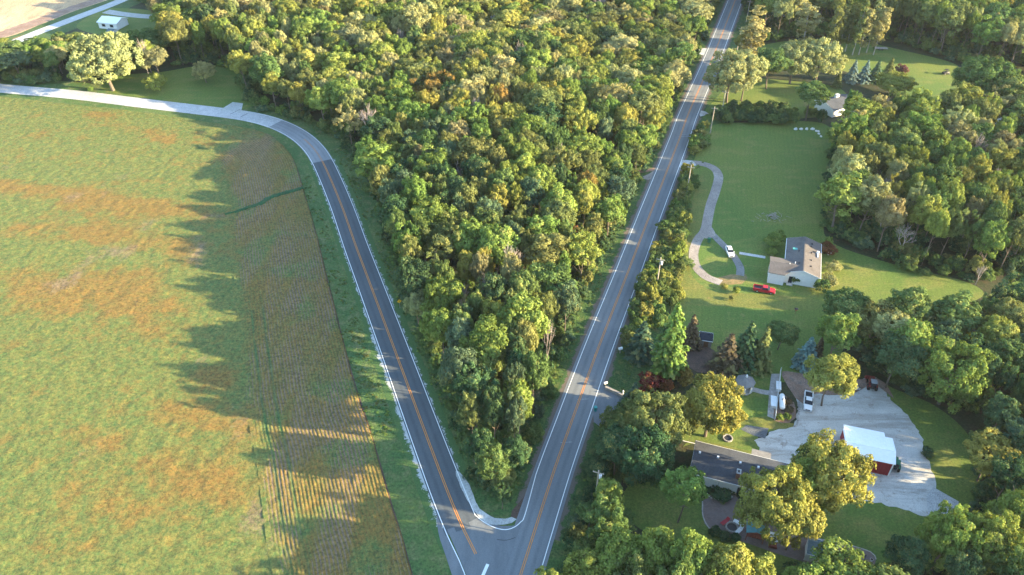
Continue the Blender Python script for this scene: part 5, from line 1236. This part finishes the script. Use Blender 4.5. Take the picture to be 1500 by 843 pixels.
def make_car(name, label, loc, rz, body):
    t = thing(name, label, 'car', loc, rz)
    lofted([(-2.35, .80, .42, .98, .72), (-2.1, .88, .30, 1.08, .80), (-1.2, .91, .26, 1.04, .83), (.8, .91, .26, 1.0, .84), (1.9, .88, .28, .88, .78), (2.35, .74, .40, .74, .64)], 'body', body, t)
    lofted([(-1.95, .76, 1.0, 1.06, .74), (-1.35, .76, 1.0, 1.44, .60), (.1, .76, .98, 1.46, .62), (1.0, .78, .95, 1.0, .74)], 'window_band', M['glass'], t, .02)
    MB().prism_x([(-.58, 1.44), (.58, 1.44), (.52, 1.49), (-.52, 1.49)], -1.35, .12).build('roof', body, t)
    for x in (-1.42, -.35, .2): MB().box(x, 0, .98, .09, 1.46, .47, tx=1, ty=.84).build('pillar', body, t)
    wheels(t, (-1.4, 1.42), .88, .33); front_bits(t, 2.32, -2.34, .86, .62); mirrors(t, .75, .88, .98, body); return t
def make_pickup(name, label, loc, rz, body, bedc=None, cap=False):
    t = thing(name, label, 'pickup truck', loc, rz)
    lofted([(-2.85, .94, .48, 1.02, .92), (-.55, .96, .42, 1.04, .93), (-.5, .96, .42, 1.18, .92), (1.1, .96, .42, 1.16, .90), (1.3, .96, .44, 1.14, .88), (2.6, .92, .46, 1.02, .84), (2.85, .84, .52, .92, .76)], 'body', body, t)
    MB().box(-1.72, 0, 1.035, 2.0, 1.55, .03).build('bed_floor', bedc or M['dark'], t)
    for s in (-1, 1): MB().box(-1.7, s * .86, 1.02, 2.3, .14, .32).build('bed_side', body, t)
    MB().box(-2.80, 0, 1.02, .1, 1.7, .32).build('tailgate', body, t); MB().box(-.60, 0, 1.03, .1, 1.86, .34).build('bed_front', body, t)
    lofted([(-.58, .86, 1.16, 1.22, .84), (-.35, .84, 1.16, 1.76, .66), (.75, .84, 1.15, 1.78, .68), (1.45, .86, 1.12, 1.18, .82)], 'window_band', M['glass'], t, .02)
    MB().prism_x([(-.66, 1.76), (.66, 1.76), (.60, 1.82), (-.60, 1.82)], -.38, .80).build('roof', body, t)
    for x in (-.42, .25): MB().box(x, 0, 1.16, .1, 1.64, .62, ty=.82).build('pillar', body, t)
    wheels(t, (-1.75, 1.85), .95, .40, .26); front_bits(t, 2.83, -2.88, .92, .72); mirrors(t, 1.15, .94, 1.2, body); return t
def heading(a, b): A, B = at(*a), at(*b); return math.atan2(B.y - A.y, B.x - A.x)
p = at(1068.6, 371.5); make_car('car', 'white sedan parked on the driveway loop', (p.x, p.y, .06), heading((1066, 362), (1072, 378)), M['car_white'])
p = at(1118.5, 427.5); make_pickup('pickup_truck', 'red pickup truck on the lawn in front of the white house', (p.x, p.y, .03), heading((1105, 424.5), (1134, 429.5)), M['car_red'])
p = at(1182.8, 591.5); make_pickup('pickup_truck', 'white pickup truck parked in the gravel yard', (p.x, p.y, .05), heading((1183.5, 578), (1182.3, 602)), M['car_white'])
def make_tractor(label, loc, rz, body, cab, sc=1.0):
    t = thing('tractor', label, 'tractor', loc, rz); t.scale = (sc,) * 3
    lofted([(0.0, .42, .9, 1.65, .38), (1.6, .40, .85, 1.5, .34), (1.85, .34, .9, 1.35, .28)], 'bonnet', body, t)
    MB().box(-.7, 0, .75, 1.7, .7, .55).build('chassis', M['dark'], t)
    MB().box(-.75, 0, 1.3, 1.25, 1.25, 1.1, tx=.92, ty=.9).build('cab', M['glass'], t); MB().box(-.75, 0, 2.4, 1.4, 1.35, .12).build('cab_roof', cab, t)
    for s in (-1, 1):
        MB().box(-.95, s * .78, 1.45, 1.3, .4, .1).build('mudguard', body, t)
        for x, r, wq in ((-.95, .78, .42), (1.35, .45, .26)):
            o = MB().tube((x, s * .62, r), (x, s * (.62 + wq), r), r, r, 16).build('wheel', M['tyre'], t); MB().tube((x, s * (.6 + wq), r), (x, s * (.65 + wq), r), r * .5, r * .45, 10).build('rim', body, o)
    MB().tube((1.0, .25, 1.5), (1.0, .25, 2.3), .05).build('exhaust', M['dark'], t)
    return t
p = at(1275.5, 567); t = make_tractor('dark red tractor with grey cab at the far end of the gravel yard', (p.x, p.y, .05), heading((1276, 571), (1273.5, 560)), M['tractor_red'], M['grey'], 1.0)
MB().box(2.5, 0, .3, .5, 2.2, .6, ty=.9).box(2.2, .5, .6, .8, .12, .3).box(2.2, -.5, .6, .8, .12, .3).build('loader_bucket', M['tractor_red'], t)
p = at(1310, 684); t = make_tractor('green tractor behind the right end of the red barn', (p.x, p.y, .05), heading((1309, 690), (1311, 676)), M['green_paint'], M['green_paint'], .95)
p = at(1249, 571); t = thing('trailer', 'small grey trailer under the orange and green maple', 'trailer', (p.x, p.y, .05), .1)
MB().box(0, 0, .5, 2.6, 1.5, .12).build('deck', M['grey'], t); wheels(t, (0,), .85, .3)
for s in (-1, 1): MB().box(0, s * .74, .62, 2.6, .05, .35).build('side_board', M['grey'], t)
MB().tube((1.3, 0, .5), (2.3, 0, .4), .05).build('drawbar', M['dark'], t)
for (px, l, mt) in (((1385, 109), 'dark utility cart parked on the far lawn', 'dark'),):
    p = at(*px); t = thing('utility_cart', l, 'cart', (p.x, p.y, .03), .3)
    lofted([(-1.5, .7, .45, 1.0, .66), (-.2, .75, .4, 1.0, .7), (0, .75, .4, 1.2, .6), (1.4, .68, .45, .95, .55)], 'body', M[mt], t); wheels(t, (-1.0, 1.0), .75, .36); MB().box(-.1, 0, 1.9, 1.5, 1.35, .08).build('canopy', M['dark'], t)
    for x in (-.75, .55):
        for y in (-.6, .6): MB().box(x, y, 1.0, .06, .06, .9).build('canopy_post', M['dark'], t)
p = at(1290, 73); t = thing('trailer', 'long pale flat trailer at the edge of the far lawn', 'trailer', (p.x, p.y, .03), -.1)
MB().box(0, 0, .6, 5.5, 2.0, .2).build('deck', M['grey_wood'], t); wheels(t, (-.9, .3), 1.1, .36); MB().tube((2.7, 0, .6), (4, 0, .5), .06).build('drawbar', M['dark'], t)

# ------------------------------------------------------------------ yard things
def bin_(px, label, mat, r=.42, h=1.15):
    p = at(*px); t = thing('rubbish_bin', label, 'bin', (p.x, p.y, .05)); MB().tube((0, 0, 0), (0, 0, h), r * .82, r, 12).build('barrel', mat, t); MB().dome((0, 0, h), r * 1.06, r * 1.06, .18).build('lid', mat, t, smooth=True)
    MB().box(0, -r, h * .85, .5, .08, .06).build('handle', M['dark'], t)
bin_((1038.2, 355), 'green rubbish bin at the fork of the driveway', M['green_paint'], .55, 1.25)
bin_((872, 602), 'teal rubbish bin beside the road by the entrance drive', M['teal_bin'])
# gas tank
p = at(1144.3, 593); q = heading((1144.6, 603), (1144, 583)); t = thing('gas_tank', 'long white gas tank beside the fence', 'tank', (p.x, p.y, .05), q)
b = MB(); R_ = .62; ring = [(-2.3, .25), (-2.15, .45), (-1.85, R_), (1.85, R_), (2.15, .45), (2.3, .25)]
vs = []; fs = []
for x, r in ring: vs += [(x, r * math.cos(2 * PI * k / 16), 1.0 + r * math.sin(2 * PI * k / 16)) for k in range(16)]
for i in range(5): fs += [(i * 16 + k, i * 16 + (k + 1) % 16, (i + 1) * 16 + (k + 1) % 16, (i + 1) * 16 + k) for k in range(16)]
fs += [tuple(range(15, -1, -1)), tuple(range(80, 96))]; b.add(vs, fs).build('tank_shell', M['white_paint'], t, smooth=False)
for x in (-1.3, 1.3): MB().box(x, 0, 0, .3, .9, .5).build('saddle', M['concrete'], t)
MB().tube((0, 0, 1.6), (0, 0, 1.82), .22, .22, 10).build('valve_cover', M['grey'], t)
# long white boxes beside the fence
for px, lx, ly, l in (((1139.6, 568.5), 1.0, 2.6, 'white storage box against the fence, upper of two'), ((1132.6, 591.5), 1.25, 3.2, 'white storage box on the paved strip, lower of two')):
    p = at(*px); t = thing('storage_box', l, 'storage box', (p.x, p.y, .05), q - PI / 2)
    MB().box(0, 0, 0, lx, ly, .75).build('box', M['siding'], t); MB().box(0, 0, .75, lx + .12, ly + .12, .09).build('lid', M['white_paint'], t)
    for y in (-ly / 3, ly / 3): MB().box(-lx / 2 - .02, y, .55, .04, .14, .14).build('latch', M['dark'], t)
# fence: posts, rails, pickets
A, B = at(1134.8, 615), at(1142.8, 545); Lf = (B - A).length; a = math.atan2(B.y - A.y, B.x - A.x)
t = thing('picket_fence', 'white picket fence along the paved strip below the silvery spruce', 'fence', (A.x, A.y, .05), a)
n = int(Lf / 2.2)
for k in range(n + 1): MB().box(k * Lf / n, 0, 0, .12, .12, 1.35).build('post', M['white_paint'], t)
for k in range(n):
    for z in (.35, 1.0): MB().box((k + .5) * Lf / n, -.03, z, Lf / n - .13, .05, .1).build('rail', M['white_paint'], t)
pk = MB().box(0, 0, .08, .09, .025, 1.12).build('picket', M['white_paint'], t); pk.location = (.2, .035, 0)
k = .36
while k < Lf - .1 and len(t.children) < 290:
    o = pk.copy(); C.objects.link(o); o.location = (k, .035, 0); k += .17
# stone edging between fence yard and gravel
rr = random.Random(3)
t = thing('stone_edging', 'row of rough dark stones along the mulch bed by the white pickup', 'edging', (at(1169, 610).x, at(1169, 610).y, .04))
base = t.location
for i, p in enumerate(pxcurve([(1171, 590), (1169, 600), (1168, 610), (1167, 619), (1164, 625)], .55)):
    MB().dome((p.x - base.x + rr.uniform(-.3, .3), p.y - base.y, 0), rr.uniform(.2, .38), rr.uniform(.2, .35), rr.uniform(.2, .4), 7, 3, rr, .15).build('stone', M['stone'], t)
t = thing('stone_edging', 'pale stones edging the oval shrub bed before the long house', 'edging', (at(1056, 730).x, at(1056, 730).y, .04)); base = t.location
for p in pxcurve([(1036, 724), (1042, 730), (1052, 733), (1062, 733), (1072, 728)], .55):
    MB().dome((p.x - base.x, p.y - base.y, 0), rr.uniform(.16, .26), rr.uniform(.16, .26), .2, 6, 3, rr, .15).build('stone', M['white_stone'], t)
# entrance wall
def wall_run(name, label, cat, pts, h, th, mat, cap):
    P = [at(*p) for p in pts]; t = thing(name, label, cat, (P[0].x, P[0].y, 0))
    for a_, b_ in zip(P[:-1], P[1:]):
        d_ = b_ - a_; an = math.atan2(d_.y, d_.x); m_ = (a_ + b_) / 2 - P[0]; nb = max(1, int(d_.length / 1.1))
        for k in range(nb):
            c_ = a_.lerp(b_, (k + .5) / nb) - P[0]
            MB().box(c_.x, c_.y, 0, d_.length / nb - .03, th + (k % 2) * .03, h, an).build('wall_block', mat, t)
            MB().box(c_.x, c_.y, h + .002, d_.length / nb - .015, th + .14, .1, an).build('coping', cap, t)
    return t
wall_run('stone_wall', 'low stone entrance wall at the roadside drive', 'wall', [(886.4, 570), (893, 573), (903, 577.5), (917, 585)], .75, .4, M['stone'], M['grey_wood'])
def mailbox(px, label, mat, w_=.3, big=1.0):
    p = at(*px); t = thing('mailbox', label, 'mailbox', (p.x, p.y, .02), .4); t.scale = (big,) * 3
    MB().box(0, 0, 0, .12, .12, 1.05).build('post', M['grey_wood'], t); pr = [(-w_ / 2, 1.05), (w_ / 2, 1.05), (w_ / 2, 1.25)] + [(w_ / 2 * math.cos(a), 1.25 + w_ / 2 * math.sin(a)) for a in (.5, 1.1, 1.6, 2.1, 2.6)] + [(-w_ / 2, 1.25)]
    MB().prism_x(pr, -.35, .35).build('box', mat, t); MB().box(.36, 0, 1.07, .02, w_ * .9, .3).build('door', M['grey'], t); MB().box(-.1, w_ / 2 + .02, 1.25, .04, .02, .22).build('flag', M['redlamp'], t)
mailbox((908, 518), 'white mailbox at the roadside above the entrance drive', M['white_paint'], .45, 1.35)
mailbox((886.5, 567.5), 'white mailbox at the end of the stone entrance wall', M['white_paint'], .36, 1.2)
# statue
p = at(912, 580); t = thing('garden_statue', 'slim white garden statue beside the entrance wall', 'statue', (p.x, p.y, .02))
MB().box(0, 0, 0, .6, .6, .5, tx=.85, ty=.85).build('plinth', M['white_stone'], t)
MB().tube((0, 0, .5), (0, 0, 1.1), .22, .15, 10).tube((0, 0, 1.1), (0, 0, 1.45), .15, .24, 10).tube((0, 0, 1.45), (0, 0, 1.56), .22, .07, 10).dome((0, 0, 1.56), .14, .14, .26, 10, 5).build('figure', M['white_stone'], t)
# fire pit and chairs
p = at(1072, 773.5); t = thing('fire_pit', 'round dark stone fire pit on the patio', 'fire pit', (p.x, p.y, .04))
for k in range(14): a = 2 * PI * k / 14; MB().box(1.1 * math.cos(a), 1.1 * math.sin(a), 0, .42, .26, .38, a + PI / 2).build('stone', M['stone'], t)
MB().tube((0, 0, .02), (0, 0, .1), .95, .95, 14).build('ash_bed', M['dark'], t)
p = at(1066, 643); t = thing('fire_ring', 'dark round fire ring on the lawn above the long house', 'fire pit', (p.x, p.y, .04))
for k in range(12): a = 2 * PI * k / 12; MB().box(.95 * math.cos(a), .95 * math.sin(a), 0, .44, .24, .3, a + PI / 2).build('stone', M['stone'], t)
MB().tube((0, 0, .02), (0, 0, .08), .8, .8, 12).build('ash_bed', M['dark'], t)
def lounger(px, rz, label, mat):
    p = at(*px); t = thing('lounge_chair', label, 'lounge chair', (p.x, p.y, .05), rz)
    for k in range(6): MB().box(-.75 + k * .24, 0, .36, .2, .66, .05).build('slat', mat, t)
    MB().add([(.62, -.34, .38), (.62, .34, .38), (1.15, .34, .85), (1.15, -.34, .85), (.66, -.34, .33), (.66, .34, .33), (1.19, .34, .8), (1.19, -.34, .8)], [(0, 1, 2, 3), (7, 6, 5, 4), (0, 4, 5, 1), (1, 5, 6, 2), (2, 6, 7, 3), (3, 7, 4, 0)]).build('backrest', mat, t)
    for s in (-1, 1): MB().box(-.1, s * .36, .28, 1.6, .05, .09).build('side_rail', mat, t)
    for x in (-.75, .6):
        for s in (-1, 1): MB().box(x, s * .33, 0, .06, .06, .36).build('leg', mat, t)
lounger((1080.5, 767), -.7, 'white lounge chair by the fire pit, farther of two', M['white_paint'])
lounger((1082, 779), .75, 'white lounge chair by the fire pit, nearer of two', M['white_paint'])
lounger((1061, 766.5), .6, 'red lounge chair left of the fire pit', M['car_red'])
# play set with teal roof
p = at(1107.5, 789); t = thing('play_set', 'timber swing set with teal tent roof on the patio', 'play set', (p.x, p.y, .05), -.28)
for x in (-2.0, 1.1):
    for y in (-1.0, 1.0): MB().box(x, y, 0, .14, .14, 2.7).build('post', M['red_wood'], t)
MB().box(-.45, -1.02, 2.55, 3.4, .1, .14).build('beam', M['red_wood'], t); MB().box(-.45, 1.02, 2.55, 3.4, .1, .14).build('beam', M['red_wood'], t)
MB().add([(-2.3, -1.3, 2.75), (-.45, -1.3, 3.6), (-.45, 1.3, 3.6), (-2.3, 1.3, 2.75), (-2.3, -1.3, 2.7), (-.45, -1.3, 3.55), (-.45, 1.3, 3.55), (-2.3, 1.3, 2.7)], [(0, 1, 2, 3), (7, 6, 5, 4), (0, 4, 5, 1), (1, 5, 6, 2), (2, 6, 7, 3), (3, 7, 4, 0)]).build('roof_canopy', M['teal'], t)
MB().add([(-.44, -1.3, 3.6), (1.4, -1.3, 2.75), (1.4, 1.3, 2.75), (-.44, 1.3, 3.6), (-.44, -1.3, 3.55), (1.4, -1.3, 2.7), (1.4, 1.3, 2.7), (-.44, 1.3, 3.55)], [(0, 1, 2, 3), (7, 6, 5, 4), (0, 4, 5, 1), (1, 5, 6, 2), (2, 6, 7, 3), (3, 7, 4, 0)]).build('roof_canopy', M['teal'], t)
MB().box(-.45, 0, 1.2, 3.0, 1.9, .1).build('deck', M['red_wood'], t)
for k in range(7): MB().box(-1.8 + k * .45, -1.05, 1.3, .08, .05, .75).build('baluster', M['red_wood'], t)
MB().box(3.0, 0, 1.6, 1.5, 2.0, .12).build('canopy_top', M['white_paint'], t)
for x in (2.4, 3.6):
    for y in (-.9, .9): MB().box(x, y, 0, .12, .12, 1.6).build('post', M['red_wood'], t)
MB().box(3.0, -1.35, .5, 1.5, .8, .1).build('seat', M['red_wood'], t); MB().box(3.0, -1.75, .5, 1.5, .08, .6).build('seat_back', M['red_wood'], t)
# deck and steps behind the long house
p = at(1104, 752); t = thing('garden_steps', 'pale wooden steps down to the patio behind the huge tree', 'steps', (p.x, p.y, .05), -.27)
for k in range(5): MB().box(1.1, -.6 + k * .3, 0, 1.3, .28, .9 - .17 * (4 - k)).build('step', M['white_stone'], t)
MB().box(1.1, 2.0, 0, 3.6, 2.2, .95).build('deck', M['grey_wood'], t)
for x in (.4, 1.8): MB().box(x, -.1, .3, .07, 1.7, .07).box(x, -.7, .05, .07, .07, .9).build('handrail', M['white_paint'], t)
# dark frame (bed of sand) at the patio end
P4 = [(1238, 810), (1267, 817), (1261, 840), (1233, 833)]; P = [at(*p) for p in P4]; t = thing('play_pen', 'dark rail frame around the square at the right end of the patio', 'frame', (P[0].x, P[0].y, .05))
for a_, b_ in zip(P, P[1:] + P[:1]):
    d_ = b_ - a_; m_ = (a_ + b_) / 2 - P[0]; an = math.atan2(d_.y, d_.x)
    MB().box(m_.x, m_.y, .55, d_.length - .14, .1, .1, an).build('rail', M['dark'], t); q_ = a_ - P[0]; MB().box(q_.x, q_.y, 0, .13, .13, .75).build('post', M['dark'], t)
for px, l in (((1231.5, 812), 'small white planter pot left of the dark frame'), ((1241, 822), 'small white pot inside the dark frame'), ((1276, 822), 'slim white pot at the far right of the patio')):
    p = at(*px); t = thing('planter_pot', l, 'pot', (p.x, p.y, .05)); MB().tube((0, 0, 0), (0, 0, .5), .2, .32, 10).build('pot', M['white_paint'], t); MB().tube((0, 0, .46), (0, 0, .52), .28, .28, 10).build('soil', M['mulch'], t)
# brush pile
p = at(1131, 318); t = thing('brush_pile', 'grey pile of cut branches on the big lawn', 'brush pile', (p.x, p.y, .02)); rr = random.Random(8)
for k in range(70):
    a = rr.uniform(0, 6.28); r = abs(rr.gauss(0, 1.5)); x, y = r * 1.7 * math.cos(a), r * .9 * math.sin(a); z = max(.08, 1.1 - r * .35) * rr.random(); b_ = rr.uniform(0, 6.28); l = rr.uniform(.8, 2.0)
    MB().tube((x, y, z), (x + l * math.cos(b_), y + l * math.sin(b_), max(.05, z + rr.uniform(-.3, .5))), rr.uniform(.03, .07), .02, 5).build('branch', M['dead_bark'], t)
# white boulders along the hedge
for i, (x, y) in enumerate([(1165.5, 190), (1173.5, 190), (1181.5, 190), (1190, 190), (1195.5, 192.5), (1198.5, 193), (1199.5, 196.5), (1202.5, 200.5)]):
    p = at(x, y); o = MB().dome((0, 0, -.05), rr.uniform(.55, .85) * (1 if i < 4 else .7), .6, .75 if i < 4 else .5, 9, 4, rr, .12).build('boulder', M['white_stone']); o.location = (p.x, p.y, .02)
    tag(o, 'white boulder at the foot of the cross hedge, %s of eight from the left' % ['first', 'second', 'third', 'fourth', 'fifth', 'sixth', 'seventh', 'eighth'][i], 'boulder', 'white boulders at the foot of the hedge')
# bird bath on the lawn
p = at(1164, 461); t = thing('bird_bath', 'small dark bird feeder on a post on the lawn below the red pickup', 'bird feeder', (p.x, p.y, .02))
MB().tube((0, 0, 0), (0, 0, 1.5), .05).build('post', M['wood'], t); MB().box(0, 0, 1.5, .6, .6, .4).build('house', M['wood'], t); MB().prism_x([(-.45, 1.9), (.45, 1.9), (0, 2.25)], -.4, .4).build('roof', M['roof_navy'], t)
# garden seat near the dark shed
p = at(1048, 549); t = thing('garden_table', 'small grey garden table on the mulch near the gazebo', 'table', (p.x, p.y, .05)); MB().tube((0, 0, .68), (0, 0, .74), .55, .55, 12).build('top', M['grey'], t); MB().tube((0, 0, 0), (0, 0, .68), .06).build('leg', M['dark'], t)
p = at(1235, 366); t = thing('play_boat', 'small pale garden seat beside the rusty shrub by the white house', 'seat', (at(1216, 373.5).x, at(1216, 373.5).y, .03), .2); t.name = 'garden_bench'
MB().box(0, 0, .35, 1.6, .5, .07).build('seat', M['concrete'], t); MB().box(0, .25, .42, 1.6, .06, .5).build('backrest', M['concrete'], t)
for x in (-.7, .7): MB().box(x, 0, 0, .08, .45, .35).build('leg', M['concrete'], t)
# yellow curve sign
p = at(586, 452); t = thing('road_sign', 'yellow diamond warning sign beside the left road', 'road sign', (p.x, p.y, 0), .35)
MB().box(0, .04, 0, .08, .06, 2.4).build('post', M['grey'], t)
r = .62; MB().add([(0, -.0, 2.4 - r), (r, 0, 2.4), (0, 0, 2.4 + r), (-r, 0, 2.4), (0, -.03, 2.4 - r), (r, -.03, 2.4), (0, -.03, 2.4 + r), (-r, -.03, 2.4)], [(0, 1, 2, 3), (7, 6, 5, 4), (0, 4, 5, 1), (1, 5, 6, 2), (2, 6, 7, 3), (3, 7, 4, 0)]).build('sign_panel', M['yellow_sign'], t)
MB().box(-.02, -.045, 2.12, .08, .02, .42).box(.08, -.045, 2.5, .26, .02, .08).add([(.2, -.055, 2.42), (.36, -.055, 2.54), (.2, -.055, 2.66)], [(0, 1, 2)]).build('arrow', M['dark'], t)
for px, l in (((628, 600), 'thin roadside marker post right of the left road'),):
    pass
p = at(652, 758); t = thing('marker_post', 'small white marker post in the grass left of the junction', 'marker post', (at(648, 774).x, at(648, 774).y, 0)); MB().box(0, 0, 0, .1, .1, 1.0).build('post', M['white_paint'], t); MB().box(0, -.06, .7, .12, .02, .22).build('reflector', M['redlamp'], t)
# utility poles and wires
tops = [((877, 690), 'with a transformer, nearest the junction'), ((968, 378), 'in the hedgerow with a white transformer'), ((1012.5, 243), 'beside the driveway mouth'), ((1047, 157), 'above the cross hedge'), ((1063, 133), 'beside the big sunlit roadside tree'), ((1086, 40), 'near the top of the photo by the right road'), ((1099, 1), 'at the top edge of the photo')]
PT = []
dirv = (at(1012.5, 243, 10) - at(968, 378, 10)).normalized(); an = math.atan2(dirv.y, dirv.x)
for i, (px, l) in enumerate(tops):
    p = at(*px, 10.2); PT.append(p); t = thing('utility_pole', 'wooden utility pole %s' % l, 'utility pole', (p.x, p.y, 0), an)
    MB().tube((0, 0, 0), (0, 0, 10.3), .2, .13, 10).build('pole', M['wood_pole'], t)
    MB().box(0, 0, 9.5, .12, 2.2, .13).build('crossarm', M['wood_pole'], t)
    for y in (-.95, 0, .95): MB().tube((0, y, 9.63), (0, y, 9.85), .05, .03, 6).build('insulator', M['white_stone'], t)
    if i in (0, 1): tr = MB().tube((.0, -.45, 8.1), (0, -.45, 9.1), .28, .28, 12).build('transformer', M['metal_white'], t); MB().tube((0, -.45, 9.1), (0, -.45, 9.3), .06).build('bushing', M['dark'], tr)
PT = [at(858, 905, 10.2)] + PT
for i in range(len(PT) - 1):
    a_, b_ = PT[i], PT[i + 1]; dv = (b_ - a_); pn = Vector((-dv.y, dv.x, 0)).normalized()
    for j, (off, nm_) in enumerate(((-.95, 'left'), (.95, 'right'))):
        A_ = a_ + pn * off; B_ = b_ + pn * off; mb = MB(); prev = None
        for k in range(13):
            f = k / 12; q_ = A_.lerp(B_, f); q_.z = 9.83 - 4 * f * (1 - f) * min(1.2, dv.length / 60)
            if prev is not None: mb.tube(prev, q_, .011, .011, 3)
            prev = q_
        tag(mb.build('power_line', M['dark']), '%s power line %s' % (nm_, ['leaving the bottom edge beside the right road', 'between the two transformer poles', 'between the hedgerow pole and the driveway mouth pole', 'between the driveway mouth pole and the cross hedge pole', 'between the two poles beside the big sunlit tree', 'passing the tall tan poplar', 'running out at the top edge'][i]), 'power line', 'power lines beside the right road')
# ------------------------------------------------------------------ haze
hz = MB().box(0, 900, -1, 3200, 2600, CAM_H + 4).build('haze', None); hz['kind'] = 'stuff'
m = bpy.data.materials.new('haze'); m.use_nodes = True; nt = m.node_tree; nt.nodes.clear()
v = nt.nodes.new('ShaderNodeVolumePrincipled'); v.inputs['Density'].default_value = HAZE = 0.00004
v.inputs['Color'].default_value = (.85, .92, 1, 1); v.inputs['Anisotropy'].default_value = .2
oo = nt.nodes.new('ShaderNodeOutputMaterial'); nt.links.new(v.outputs[0], oo.inputs['Volume']); hz.data.materials.append(m)
